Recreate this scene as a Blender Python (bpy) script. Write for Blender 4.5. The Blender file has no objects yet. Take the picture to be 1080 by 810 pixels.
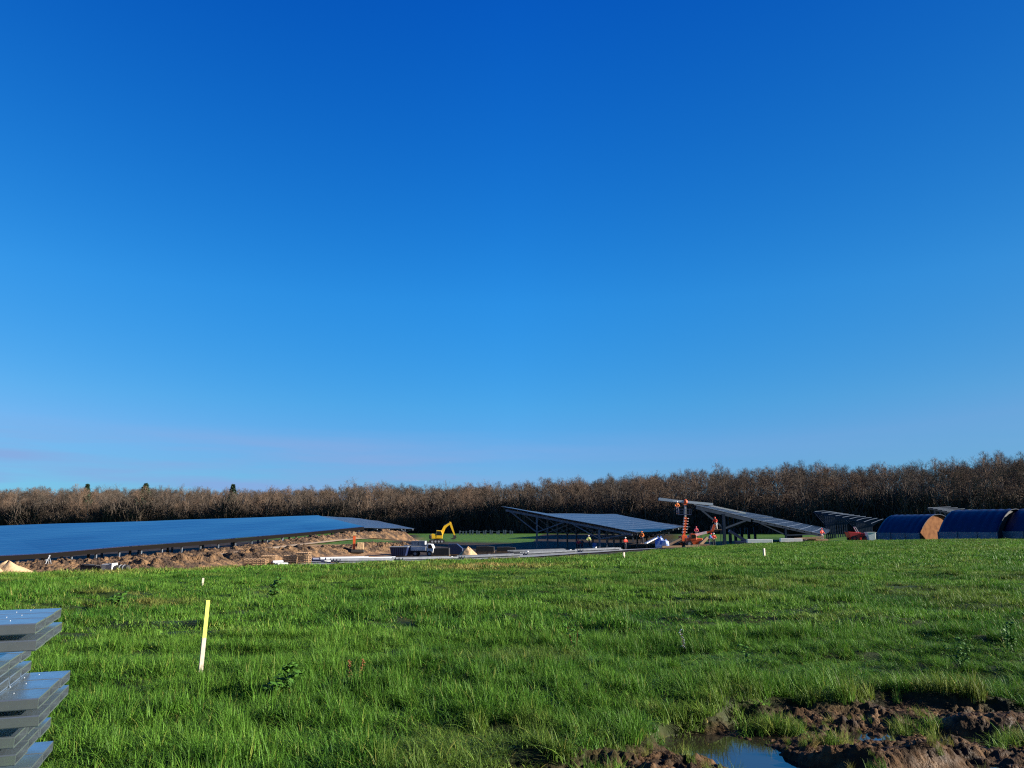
import bpy, bmesh, math, random
import numpy as np
from mathutils import Vector, Matrix
random.seed(7); RNG = np.random.default_rng(7)
PI = math.pi
S = bpy.context.scene
COL = S.collection

# ------------------------------------------------------------------ camera model
F = 786.0; HOR = 554.0; CAMZ = 1.7
TH = math.atan((HOR-405.0)/F); CT, ST = math.cos(TH), math.sin(TH)
def P(px, py, Y):
    """world point seen at photo pixel (px,py) standing Y metres in front of the camera"""
    dx = (px-540.0)/F; dy = (405.0-py)/F
    fw = CT-dy*ST; up = ST+dy*CT
    return Vector((dx/fw*Y, Y, CAMZ+up/fw*Y))
def PX(px, Y): return (px-540.0)/F*0.9825*Y

# ------------------------------------------------------------------ noise (numpy)
def _hash(ix, iy, seed):
    h = (ix.astype(np.int64)*374761393 + iy.astype(np.int64)*668265263 + seed*1442695041) & 0xffffffff
    h = ((h ^ (h >> 13))*1274126177) & 0xffffffff
    h = h ^ (h >> 16)
    return (h & 0xffffff)/float(0xffffff)
def vnoise(x, y, seed=0):
    ix = np.floor(x); iy = np.floor(y); fx = x-ix; fy = y-iy
    fx = fx*fx*fx*(fx*(fx*6-15)+10); fy = fy*fy*fy*(fy*(fy*6-15)+10)
    a = _hash(ix, iy, seed); b = _hash(ix+1, iy, seed); c = _hash(ix, iy+1, seed); d = _hash(ix+1, iy+1, seed)
    return (a+(b-a)*fx)*(1-fy)+(c+(d-c)*fx)*fy
def fbm(x, y, seed=0, octv=4, gain=.5):
    s = 0; a = 1; t = 0
    for i in range(octv):
        s = s+a*vnoise(x*2**i+17.3*i, y*2**i-9.1*i, seed+i*13); t += a; a *= gain
    return s/t
def worley(x, y, seed=0):
    """distance to nearest point and its random id"""
    ix = np.floor(x); iy = np.floor(y)
    best = np.full(x.shape, 9.); sec = np.full(x.shape, 9.); rid = np.zeros(x.shape)
    for dx in (-1, 0, 1):
        for dy in (-1, 0, 1):
            cx = ix+dx; cy = iy+dy
            qx = cx+_hash(cx, cy, seed); qy = cy+_hash(cx, cy, seed+5)
            d = np.hypot(x-qx, y-qy); r = _hash(cx, cy, seed+9)
            near = d < best
            sec = np.where(near, best, np.minimum(sec, d)); rid = np.where(near, r, rid); best = np.where(near, d, best)
    return best, sec, rid
def sstep(a, b, x):
    t = np.clip((x-a)/(b-a), 0, 1); return t*t*(3-2*t)

# ------------------------------------------------------------------ terrain
EPX = np.array([-400, 0, 90, 200, 260, 330, 420, 560, 680, 780, 900, 1080, 1500.])
EPY = np.array([608, 606, 604, 600, 597, 596, 592, 589, 581, 574, 570.5, 569, 568.])
EY = np.array([46, 48, 48, 50, 52, 55, 60, 72, 90, 100, 105, 105, 105.])
EA = (EPX-540)/F*.9825
def edgeY(x, y): return np.interp(x/np.maximum(y, .5), EA, EY)
ctrl = []
for p, q, Y in list(zip(EPX, EPY, EY)):
    ctrl.append((PX(p, Y), Y, -(q-HOR)/F*Y))
def rel(*a): ctrl.append(a)
for x in (-14, -7, 0, 7, 14):
    for y in (-8, 0, 9): rel(x, y, -1.70)
rel(-13, 25, -1.93); rel(0, 25, -1.80); rel(13, 25, -1.76); rel(30, 25, -1.75); rel(-30, 25, -2.0)
rel(PX(50, 75), 75, -4.6); rel(-61, 100, -5.6); rel(-49, 121, -4.5); rel(-37, 141, -3.6); rel(-22, 168, -2.9); rel(-80, 80, -5.4)
rel(PX(560, 95), 95, -3.55); rel(PX(620, 122), 122, -3.9); rel(PX(760, 118), 118, -3.05); rel(PX(448, 100), 100, -3.9)
rel(PX(300, 105), 105, -3.0); rel(PX(345, 118), 118, -2.5); rel(PX(395, 128), 128, -2.25); rel(PX(250, 92), 92, -3.6); rel(PX(950, 120), 120, -2.28); rel(PX(1080, 120), 120, -2.2); rel(PX(462, 135), 135, -3.2); rel(PX(500, 170), 170, -2.9)
rel(PX(660, 160), 160, -3.3); rel(PX(860, 150), 150, -2.6)
rel(-200, 300, -3.2); rel(-110, 290, -2.6); rel(-30, 272, -2.7); rel(60, 240, -2.5); rel(130, 205, -2.1); rel(250, 190, -1.8)
rel(-300, 60, -4.); rel(300, 60, -2.); rel(0, 450, -1.); rel(-400, 450, -2.5); rel(400, 450, -1.5); rel(0, -200, -1.7); rel(300, -200, -1.7); rel(-300, -200, -1.7)
CT_ = np.array(ctrl)
def _tps(r2): return np.where(r2 > 1e-9, .5*r2*np.log(np.maximum(r2, 1e-9)), 0)
_n = len(CT_); _K = _tps(((CT_[:, None, :2]-CT_[None, :, :2])**2).sum(-1)) + np.eye(_n)*2.0
_Pm = np.c_[np.ones(_n), CT_[:, :2]]
_A = np.block([[_K, _Pm], [_Pm.T, np.zeros((3, 3))]])
_W = np.linalg.solve(_A, np.r_[CT_[:, 2], 0, 0, 0])
def base_z(x, y):
    x = np.asarray(x, float); y = np.asarray(y, float); sh = x.shape
    xf = np.clip(x.ravel(), -420, 420); yf = np.clip(y.ravel(), -200, 460)
    out = _W[_n]+_W[_n+1]*xf+_W[_n+2]*yf
    for i in range(_n): out = out+_W[i]*_tps((xf-CT_[i, 0])**2+(yf-CT_[i, 1])**2)
    return (out+CAMZ).reshape(sh)

# mud area at bottom right of the field
WATER = -.175
def MP(px, py, h=None):
    Y = (CAMZ-(WATER if h is None else h))*F*.99/(py-HOR); return (PX(px, Y), Y)
_mb = [MP(p, q, -.03) for p, q in ((380, 850), (450, 822), (520, 795), (570, 785), (640, 776), (680, 762), (698, 746), (722, 737), (765, 729), (820, 722), (880, 724), (920, 716), (960, 722), (1020, 724), (1080, 728), (1200, 728), (1500, 735))]
MB_X = np.array([a for a, b in _mb]); MB_Y = np.array([b for a, b in _mb])
def mudmask(x, y):
    e = np.interp(x, MB_X, MB_Y)+.35*(fbm(x*2.2, y*2.2, 31, 3)-.5)
    m = sstep(.30, -.22, y-e)
    return m*sstep(-2.4, -1.2, x)
def rut(x, y, pts, w):
    d = np.full(x.shape, 99.)
    for (x0, y0), (x1, y1) in zip(pts[:-1], pts[1:]):
        vx, vy = x1-x0, y1-y0; t = np.clip(((x-x0)*vx+(y-y0)*vy)/(vx*vx+vy*vy), 0, 1)
        d = np.minimum(d, np.hypot(x-x0-t*vx, y-y0-t*vy))
    return np.exp(-(d/w)**2)
def terrain(x, y, fine=True):
    z = base_z(x, y)
    z = z + (fbm(x*.45, y*.45, 3, 3)-.5)*.26*np.clip(1-np.abs(y)/130., 0, 1)*np.clip(y/3., 0, 1)*(1-.6*np.exp(-((y-4)/3.)**2))
    z = z + (fbm(x*2.0, y*2.6, 44, 2)-.5)*.12*sstep(60, 30, y)
    z = z + (fbm(x*.9, y*2.2, 43, 2)-.5)*.20*sstep(9, 14, y)*sstep(90, 60, y)
    if fine:
        m = mudmask(x, y)
        if m.max() > 0:
            i = m > 0
            X, Y = x[i], y[i]
            wx = X+.10*(fbm(X*4, Y*4, 71, 2)-.5); wy = Y+.10*(fbm(X*4, Y*4, 72, 2)-.5)
            d = 0.+(fbm(wx*1.3, wy*2.2, 5, 3)-.5)*.20
            d1, s1, r1 = worley(wx*6, wy*7.5, 2); d2, s2, r2 = worley(wx*15, wy*17, 12); d3, s3, r3 = worley(wx*36, wy*38, 22)
            clod = sstep(.42, .62, fbm(wx*1.5, wy*2.0, 8, 2))*.7+.3
            d = d + clod*(.055*np.sqrt(np.clip(1-d1*d1*1.5, 0, 1))*r1**1.3 +   .050*np.sqrt(np.clip(1-d2*d2*1.6, 0, 1))*r2) + .022*np.sqrt(np.clip(1-d3*d3*1.6, 0, 1))*r3
            d = d + .018*(fbm(X*24, Y*24, 90, 3)-.5)
            # the water-filled rut, second rut and small hollows
            d = d - .21*rut(X, Y, [MP(716, 762), MP(762, 771), MP(806, 788), MP(832, 815), MP(850, 860)], .27)*1.6
            d = d - .17*rut(X, Y, [MP(735, 742), MP(765, 745)], .22)
            d = d - .19*rut(X, Y, [MP(975, 760), MP(1015, 763)], .13)
            d = d - .17*rut(X, Y, [MP(850, 800), MP(930, 800), MP(1010, 790), MP(1080, 795)], .17)
            # pushed-up ridges and toothed edge
            d = d + .08*rut(X, Y, [MP(872, 805, -.1), MP(905, 782, -.1), MP(960, 775, -.1)], .16)
            d = d + .10*rut(X, Y, [MP(1000, 800, -.1), MP(1080, 790, -.1)], .16)
            d = d + .10*rut(X, Y, [MP(1000, 745, -.1), MP(1080, 745, -.1)], .2)
            d = d + .07*rut(X, Y, [MP(500, 808, -.05), MP(560, 801, -.05), MP(625, 795, -.05), MP(690, 792, -.08)], .14)*(.4+.9*fbm(X*14, Y*5, 4, 2))
            zz = z.copy(); mi = m[i]; dt = sstep(0, .22, mi); rough_ = .03*(fbm(X*9, Y*9, 95, 3)-.5)*dt; zz[i] = z[i]*(1-mi) + mi*(-.15) + d*(dt*.55+.45*mi) + rough_; z = zz
    return z
def TZ(x, y): return float(terrain(np.array([float(x)]), np.array([float(y)]))[0])

# ------------------------------------------------------------------ materials
def mat(name, color, rough=.6, metal=0., spec=.5, noise=None, bump=None, coat=0., trans=None, mapping=None):
    m = bpy.data.materials.new(name); m.use_nodes = True; nt = m.node_tree; N = nt.nodes; L = nt.links
    b = N['Principled BSDF']; b.inputs['Base Color'].default_value = (*color, 1); b.inputs['Roughness'].default_value = rough
    b.inputs['Metallic'].default_value = metal; b.inputs['Specular IOR Level'].default_value = spec
    b.inputs['Coat Weight'].default_value = coat
    tc = N.new('ShaderNodeTexCoord')
    if noise:      # (scale, colour2, lo, hi)
        n = N.new('ShaderNodeTexNoise'); n.inputs['Scale'].default_value = noise[0]; n.inputs['Detail'].default_value = 5
        L.new(tc.outputs['Object'], n.inputs['Vector'])
        r = N.new('ShaderNodeMapRange'); r.inputs[1].default_value = noise[2]; r.inputs[2].default_value = noise[3]
        L.new(n.outputs['Fac'], r.inputs[0])
        mx = N.new('ShaderNodeMix'); mx.data_type = 'RGBA'; mx.inputs[6].default_value = (*color, 1); mx.inputs[7].default_value = (*noise[1], 1)
        L.new(r.outputs[0], mx.inputs[0]); L.new(mx.outputs[2], b.inputs['Base Color'])
        r2 = N.new('ShaderNodeMapRange'); r2.inputs[3].default_value = max(0.03, rough-.1); r2.inputs[4].default_value = min(1, rough+.12)
        L.new(n.outputs['Fac'], r2.inputs[0]); L.new(r2.outputs[0], b.inputs['Roughness'])
    if bump:       # (scale, strength, dist)
        n2 = N.new('ShaderNodeTexNoise'); n2.inputs['Scale'].default_value = bump[0]; n2.inputs['Detail'].default_value = 6
        L.new(tc.outputs['Object'], n2.inputs['Vector'])
        bp = N.new('ShaderNodeBump'); bp.inputs['Strength'].default_value = bump[1]; bp.inputs['Distance'].default_value = bump[2]
        L.new(n2.outputs['Fac'], bp.inputs['Height']); L.new(bp.outputs[0], b.inputs['Normal'])
    return m
M = {}
M['galv'] = mat('galvanised_steel', (.38, .45, .49), .25, .82, noise=(9, (.30, .36, .40), .35, .65))
M['galv_far'] = mat('galvanised_steel_frame', (.17, .20, .24), .55, .2, noise=(3, (.11, .13, .16), .35, .65))
M['shadesteel'] = mat('shade_dark_steel', (.009, .008, .008), .9, spec=.03)  # near-black, carries the shade under the canopy edge in its colour
M['slate'] = mat('dull_blue_steel', (.034, .054, .092), .65, .0, spec=.12, noise=(2, (.024, .036, .06), .35, .65))
M['yellow'] = mat('yellow_paint', (.80, .50, .02), .35, noise=(3, (.60, .34, .03), .5, .75), coat=.3)
M['orange'] = mat('orange_paint', (.70, .12, .03), .4, noise=(4, (.5, .08, .03), .5, .75))
M['red'] = mat('red_paint', (.55, .03, .03), .4, noise=(4, (.4, .03, .03), .5, .75))
M['white'] = mat('white_paint', (.80, .80, .78), .45, noise=(2, (.62, .61, .58), .5, .75))
M['grey'] = mat('grey_plastic', (.32, .34, .36), .5, noise=(3, (.25, .26, .28), .4, .7))
M['dark'] = mat('dark_rubber', (.018, .018, .02), .7, noise=(6, (.035, .032, .03), .4, .7))
M['navy'] = mat('navy_paint', (.012, .022, .08), .4, noise=(3, (.02, .03, .07), .4, .7))
M['glass'] = mat('dark_glass', (.01, .015, .02), .08)
M['wood'] = mat('sawn_wood', (.42, .27, .15), .75, noise=(8, (.28, .17, .09), .35, .7), bump=(30, .3, .01))
M['stake'] = mat('pale_stake_wood', (.56, .48, .38), .7, noise=(20, (.42, .34, .25), .4, .7))
M['fluo'] = mat('fluorescent_yellow_paint', (.58, .66, .09), .6, noise=(40, (.52, .56, .16), .5, .8))
M['sand'] = mat('heaped_sand', (.56, .38, .21), .9, noise=(3, (.44, .29, .15), .35, .7), bump=(6, .5, .08))
M['soil'] = mat('turned_soil', (.046, .025, .012), .95, noise=(.9, (.20, .112, .050), .42, .62), bump=(3.5, 1, .35))
M['tarp'] = mat('blue_tarpaulin', (.003, .010, .062), .42, noise=(2, (.002, .007, .045), .4, .7), bump=(1.2, .4, .15))
M['endwall'] = mat('terracotta_sheeting', (.21, .085, .026), .8, spec=.1, noise=(1.5, (.13, .05, .018), .4, .7))
M['lowwall'] = mat('grey_blue_sheeting', (.17, .20, .25), .6, noise=(1.5, (.10, .13, .17), .35, .7))
M['bag'] = mat('blue_white_sacking', (.50, .58, .80), .7, noise=(1.6, (.08, .16, .55), .45, .58))
M['skin'] = mat('skin', (.45, .25, .17), .6)
M['hi_orange'] = mat('orange_workwear', (.85, .20, .02), .7)
M['hi_yellow'] = mat('yellow_green_workwear', (.62, .70, .22), .7)
M['hi_red'] = mat('red_workwear', (.80, .06, .03), .7)
M['pink'] = mat('pink_red_jacket', (.62, .04, .09), .7)
M['bluecloth'] = mat('blue_workwear', (.03, .14, .45), .7)
M['darkcloth'] = mat('dark_workwear', (.02, .025, .045), .8)
M['pipe'] = mat('pale_pipe', (.42, .44, .46), .5)
M['pale_steel'] = mat('pale_new_steel', (.55, .60, .66), .4, .3)
M['galv_ground'] = mat('dull_galvanised_steel', (.11, .125, .15), .6, .1, noise=(3, (.07, .08, .10), .35, .65))
M['bark'] = mat('grey_brown_bark', (.24, .19, .15), .9, noise=(1.5, (.13, .10, .075), .3, .7))
def twig_mat(name, c1, c2):
    m = mat(name, c1, .85, spec=.2); nt = m.node_tree; N = nt.nodes; L = nt.links; b = N['Principled BSDF']
    oi = N.new('ShaderNodeObjectInfo'); mx = N.new('ShaderNodeMix'); mx.data_type = 'RGBA'
    mx.inputs[6].default_value = (*c1, 1); mx.inputs[7].default_value = (*c2, 1)
    L.new(oi.outputs['Random'], mx.inputs[0]); L.new(mx.outputs[2], b.inputs['Base Color']); return m
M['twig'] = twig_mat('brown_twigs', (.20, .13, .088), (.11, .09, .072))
M['innertwig'] = twig_mat('shaded_grey_twigs', (.11, .082, .060), (.065, .052, .042))  # darker copy of the twig colour, shade of the wood's depth painted in
M['needles'] = mat('dark_green_needles', (.018, .045, .016), .7)

def grass_mat(name, ca, cb, cdry):
    m = bpy.data.materials.new(name); m.use_nodes = True; nt = m.node_tree; N = nt.nodes; L = nt.links
    b = N['Principled BSDF']; out = N['Material Output']
    at = N.new('ShaderNodeAttribute'); at.attribute_type = 'INSTANCER'; at.attribute_name = 'dry'
    sh = N.new('ShaderNodeAttribute'); sh.attribute_type = 'INSTANCER'; sh.attribute_name = 'tone'
    bl = N.new('ShaderNodeAttribute'); bl.attribute_type = 'GEOMETRY'; bl.attribute_name = 'blade'
    m1 = N.new('ShaderNodeMix'); m1.data_type = 'RGBA'; m1.inputs[6].default_value = (*ca, 1); m1.inputs[7].default_value = (*cb, 1)
    L.new(sh.outputs['Fac'], m1.inputs[0])
    m2 = N.new('ShaderNodeMix'); m2.data_type = 'RGBA'; m2.inputs[7].default_value = (*cdry, 1)
    L.new(m1.outputs[2], m2.inputs[6])
    ad = N.new('ShaderNodeMath'); ad.operation = 'ADD'; L.new(at.outputs['Fac'], ad.inputs[0])
    mr = N.new('ShaderNodeMapRange'); mr.inputs[1].default_value = .93; mr.inputs[2].default_value = 1.0; mr.inputs[4].default_value = .8
    L.new(bl.outputs['Fac'], mr.inputs[0]); L.new(mr.outputs[0], ad.inputs[1]); ad.use_clamp = True
    L.new(ad.outputs[0], m2.inputs[0])
    hs = N.new('ShaderNodeHueSaturation'); L.new(m2.outputs[2], hs.inputs['Color'])
    mv = N.new('ShaderNodeMapRange'); mv.inputs[3].default_value = .45; mv.inputs[4].default_value = 1.45
    L.new(bl.outputs['Fac'], mv.inputs[0]); L.new(mv.outputs[0], hs.inputs['Value'])
    L.new(hs.outputs[0], b.inputs['Base Color']); b.inputs['Roughness'].default_value = .55; b.inputs['Specular IOR Level'].default_value = .16
    tr = N.new('ShaderNodeBsdfTranslucent'); L.new(hs.outputs[0], tr.inputs['Color'])
    mx = N.new('ShaderNodeMixShader'); mx.inputs[0].default_value = .26
    L.new(b.outputs[0], mx.inputs[1]); L.new(tr.outputs[0], mx.inputs[2]); L.new(mx.outputs[0], out.inputs['Surface'])
    return m
M['grass'] = grass_mat('grass_blades', (.044, .138, .012), (.132, .275, .030), (.30, .22, .07))

def panel_mat(name='solar_glass', base=(.008, .020, .075), ior=1.36, rough=.16):
    m = bpy.data.materials.new(name); m.use_nodes = True; nt = m.node_tree; N = nt.nodes; L = nt.links
    b = N['Principled BSDF']
    tc = N.new('ShaderNodeTexCoord'); uv = N.new('ShaderNodeSeparateXYZ'); L.new(tc.outputs['UV'], uv.inputs[0])
    def line(o, w):
        f = N.new('ShaderNodeMath'); f.operation = 'FRACT'; L.new(uv.outputs[o], f.inputs[0])
        g = N.new('ShaderNodeMath'); g.operation = 'LESS_THAN'; L.new(f.outputs[0], g.inputs[0]); g.inputs[1].default_value = w; return g
    a = line(0, .03); c = line(1, .05); mxm = N.new('ShaderNodeMath'); mxm.operation = 'MAXIMUM'; L.new(a.outputs[0], mxm.inputs[0]); L.new(c.outputs[0], mxm.inputs[1])
    mx = N.new('ShaderNodeMix'); mx.data_type = 'RGBA'; mx.inputs[6].default_value = (*base, 1); mx.inputs[7].default_value = (.20, .24, .30, 1) if rough > .2 else (.04, .06, .12, 1)
    L.new(mxm.outputs[0], mx.inputs[0]); L.new(mx.outputs[2], b.inputs['Base Color'])
    n = N.new('ShaderNodeTexNoise'); n.inputs['Scale'].default_value = .35; mp = N.new('ShaderNodeMapping'); mp.inputs['Scale'].default_value = (.25, 1.5, 1)
    L.new(tc.outputs['UV'], mp.inputs[0]); L.new(mp.outputs[0], n.inputs['Vector'])
    bp = N.new('ShaderNodeBump'); bp.inputs['Strength'].default_value = .5; bp.inputs['Distance'].default_value = .12
    L.new(n.outputs['Fac'], bp.inputs['Height']); L.new(bp.outputs[0], b.inputs['Normal'])
    b.inputs['Roughness'].default_value = rough; b.inputs['IOR'].default_value = ior
    return m
M['panel'] = panel_mat(); M['panel_grey'] = panel_mat('dusty_solar_glass', (.030, .034, .050), 1.24, .30); M['slate_sheet'] = panel_mat('slate_sheeting', (.018, .028, .046), 1.10, .5)

# ------------------------------------------------------------------ mesh helpers
class MB:
    def __init__(s): s.v = []; s.f = []
    def add(s, vs, fs):
        o = len(s.v); s.v += [tuple(v) for v in vs]; s.f += [tuple(i+o for i in f) for f in fs]; return s
    def box(s, c, d, rz=0, taper=1.0, rot=None):
        c = Vector(c); R = rot or Matrix.Rotation(rz, 3, 'Z'); x, y, z = d[0]/2, d[1]/2, d[2]/2
        vs = [c+R@Vector((sx*x*(taper if sz > 0 else 1), sy*y*(taper if sz > 0 else 1), sz*z)) for sz in (-1, 1) for sx, sy in ((-1, -1), (1, -1), (1, 1), (-1, 1))]
        return s.add(vs, [(3, 2, 1, 0), (4, 5, 6, 7), (0, 1, 5, 4), (1, 2, 6, 5), (2, 3, 7, 6), (3, 0, 4, 7)])
    def bar(s, a, b, w, h=None):
        a, b = Vector(a), Vector(b); h = h or w; d = (b-a).normalized(); up = Vector((0, 0, 1)) if abs(d.z) < .95 else Vector((0, 1, 0))
        r = d.cross(up).normalized()*w/2; u = r.cross(d).normalized()*h/2
        vs = [p+q for p in (a, b) for q in (-r-u, r-u, r+u, -r+u)]
        return s.add(vs, [(0, 1, 2, 3), (7, 6, 5, 4), (0, 4, 5, 1), (1, 5, 6, 2), (2, 6, 7, 3), (3, 7, 4, 0)])
    def tube(s, a, b, r0, r1=None, n=10, cap=True):
        a, b = Vector(a), Vector(b); r1 = r0 if r1 is None else r1; d = (b-a).normalized(); up = Vector((0, 0, 1)) if abs(d.z) < .95 else Vector((1, 0, 0))
        r = d.cross(up).normalized(); u = r.cross(d)
        vs = [a+(r*math.cos(2*PI*i/n)+u*math.sin(2*PI*i/n))*r0 for i in range(n)]+[b+(r*math.cos(2*PI*i/n)+u*math.sin(2*PI*i/n))*r1 for i in range(n)]
        fs = [(i, i+n, (i+1) % n+n, (i+1) % n) for i in range(n)]
        if cap: fs += [tuple(range(n)), tuple(range(2*n-1, n-1, -1))]
        return s.add(vs, fs)
    def prism(s, pts, axis, c, t):
        """outline pts in the plane across 'axis' (y: pts are x,z), thickness t centred on c"""
        n = len(pts); mk = lambda p, o: (c[0]+p[0], c[1]+o, c[2]+p[1]) if axis == 'y' else (c[0]+o, c[1]+p[0], c[2]+p[1])
        vs = [mk(p, -t/2) for p in pts]+[mk(p, t/2) for p in pts]
        return s.add(vs, [tuple(range(n)), tuple(range(2*n-1, n-1, -1))]+[(i, i+n, (i+1) % n+n, (i+1) % n) for i in range(n)])
    def ball(s, c, r, seg=10, rings=6, zs=1., half=False):
        vs = []; fs = []; lo = 0 if half else -PI/2
        for j in range(rings+1):
            a = lo+(PI/2-lo)*j/rings
            for i in range(seg): vs.append((c[0]+r*math.cos(a)*math.cos(2*PI*i/seg), c[1]+r*math.cos(a)*math.sin(2*PI*i/seg), c[2]+r*math.sin(a)*zs))
        for j in range(rings):
            for i in range(seg): fs.append((j*seg+i, j*seg+(i+1) % seg, (j+1)*seg+(i+1) % seg, (j+1)*seg+i))
        return s.add(vs, fs)
    def mesh(s, name, m=None, smooth=False, bevel=0):
        me = bpy.data.meshes.new(name); me.from_pydata(s.v, [], s.f)
        bm = bmesh.new(); bm.from_mesh(me); bmesh.ops.recalc_face_normals(bm, faces=bm.faces)
        if bevel: bmesh.ops.bevel(bm, geom=list(bm.edges), offset=bevel, segments=1, affect='EDGES')
        bm.to_mesh(me); bm.free()
        if m: me.materials.append(m)
        if smooth: me.polygons.foreach_set('use_smooth', [True]*len(me.polygons))
        me.update(); return me
    def build(s, name, m, parent=None, smooth=False, bevel=0):
        return link(name, s.mesh(name, m, smooth, bevel), parent)
def link(name, data, parent=None):
    o = bpy.data.objects.new(name, data); COL.objects.link(o)
    if parent: o.parent = parent
    return o
def tag(o, label=None, cat=None, group=None, kind=None):
    if label: o['label'] = label
    if cat: o['category'] = cat
    if group: o['group'] = group
    if kind: o['kind'] = kind
    return o
def thing(name, loc, rz, label, cat, group=None):
    o = link(name, None); o.location = loc; o.rotation_euler = (0, 0, rz); return tag(o, label, cat, group)
def kids(o): return [c for c in bpy.data.objects if c.parent == o]
def copy_tree(o, parent=None, children=None):
    ch = KIDS.get(o.name) if children is None else children
    if ch is None: ch = kids(o)
    c = o.copy(); COL.objects.link(c); c.parent = parent
    for k in ch: copy_tree(k, c)
    return c
KIDS = {}
def np_mesh(name, V, Fq, m=None, smooth=False):
    me = bpy.data.meshes.new(name); V = np.asarray(V, np.float32); Fq = np.asarray(Fq, np.int32); k = Fq.shape[1]
    me.vertices.add(len(V)); me.vertices.foreach_set('co', V.ravel())
    me.loops.add(Fq.size); me.loops.foreach_set('vertex_index', Fq.ravel())
    me.polygons.add(len(Fq)); me.polygons.foreach_set('loop_start', np.arange(0, Fq.size, k, dtype=np.int32))
    if smooth: me.polygons.foreach_set('use_smooth', np.ones(len(Fq), bool))
    me.update(calc_edges=True)
    if m: me.materials.append(m)
    return me

# ------------------------------------------------------------------ ground sheet
def axis(parts):
    out = [parts[0][0]]
    for a, b, st0, st1 in parts:
        p = a
        while True:
            t = (p-a)/(b-a); st = st0+(st1-st0)*min(1, max(0, t)); p += st
            if p >= b-1e-6: out.append(b); break
            out.append(p)
    return np.array(sorted(set(np.round(out, 4))))
gx = axis([(-3000, -420, 600, 200), (-420, -120, 40, 6), (-120, -20, 4, .9), (-20, -1.2, .5, .12), (-1.2, 5.6, .016, .016), (5.6, 20, .05, .5), (20, 120, .9, 4), (120, 420, 6, 40), (420, 3000, 200, 600)])
gy = axis([(-3000, -200, 700, 200), (-200, 0, 30, 3), (0, 4.2, .4, .2), (4.2, 8.6, .016, .018), (8.6, 30, .09, .35), (30, 125, .45, 1.4), (125, 460, 2, 30), (460, 3500, 100, 800)])
GX, GY = np.meshgrid(gx, gy); GZ = terrain(GX, GY)
nx, ny = len(gx), len(gy); idx = np.arange(nx*ny).reshape(ny, nx)
Fg = np.stack([idx[:-1, :-1], idx[:-1, 1:], idx[1:, 1:], idx[1:, :-1]], -1).reshape(-1, 4)
def dirt_mask(x, y):
    a = x/np.maximum(y, .5); px = a/.9825*F+540; e = edgeY(x, y)
    d = y-e+6*(fbm(x*.25, y*.25, 61, 3)-.5)
    nz = fbm(x*.12, y*.12, 62, 3)
    left = sstep(-1, 1.5, d)*sstep(455, 425, px)*sstep(190, 170, y)*(1-.95*sstep(318, 340, px)*sstep(109, 113, y)*sstep(129, 124, y))                       # building site on the left
    mid = sstep(-1, 1.5, d)*sstep(560, 600, px)*sstep(700, 680, px)*sstep(140, 130, y)*.8
    patch = sstep(-1, 1.5, d)*sstep(.54, .62, nz)*sstep(145, 130, y)*.9
    return np.clip(np.maximum(np.maximum(left, mid), patch), 0, 1)
dm = dirt_mask(GX, GY); mm = mudmask(GX, GY)
me = np_mesh('field', np.stack([GX, GY, GZ], -1).reshape(-1, 3), Fg, smooth=True)
ca = me.color_attributes.new('cover', 'FLOAT_COLOR', 'POINT')
cc = np.ones((nx*ny, 4), np.float32); cc[:, 0] = dm.ravel(); cc[:, 1] = mm.ravel(); cc[:, 2] = sstep(12, 45, GY).ravel(); _px = GX/np.maximum(GY, .5)/.9825*F+540; cc[:, 3] = (sstep(-1, 1.5, GY-edgeY(GX, GY)+4*(fbm(GX*.3, GY*.3, 66, 3)-.5))*sstep(400, 430, _px)*sstep(725, 705, _px)*sstep(158, 146, GY-80*sstep(560, 575, _px))).ravel(); _yc = np.interp(_px, [-200, 54, 215, 330, 436], [80, 100, 121, 141, 168]); cc[:, 3] = np.maximum(cc[:, 3], (sstep(-2, 1, GY-_yc)*sstep(75, 60, GY-_yc)*sstep(445, 436, _px)).ravel()); ca.data.foreach_set('color', cc.ravel())  # alpha: shade under and behind the canopies, painted as dark ground
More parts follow.
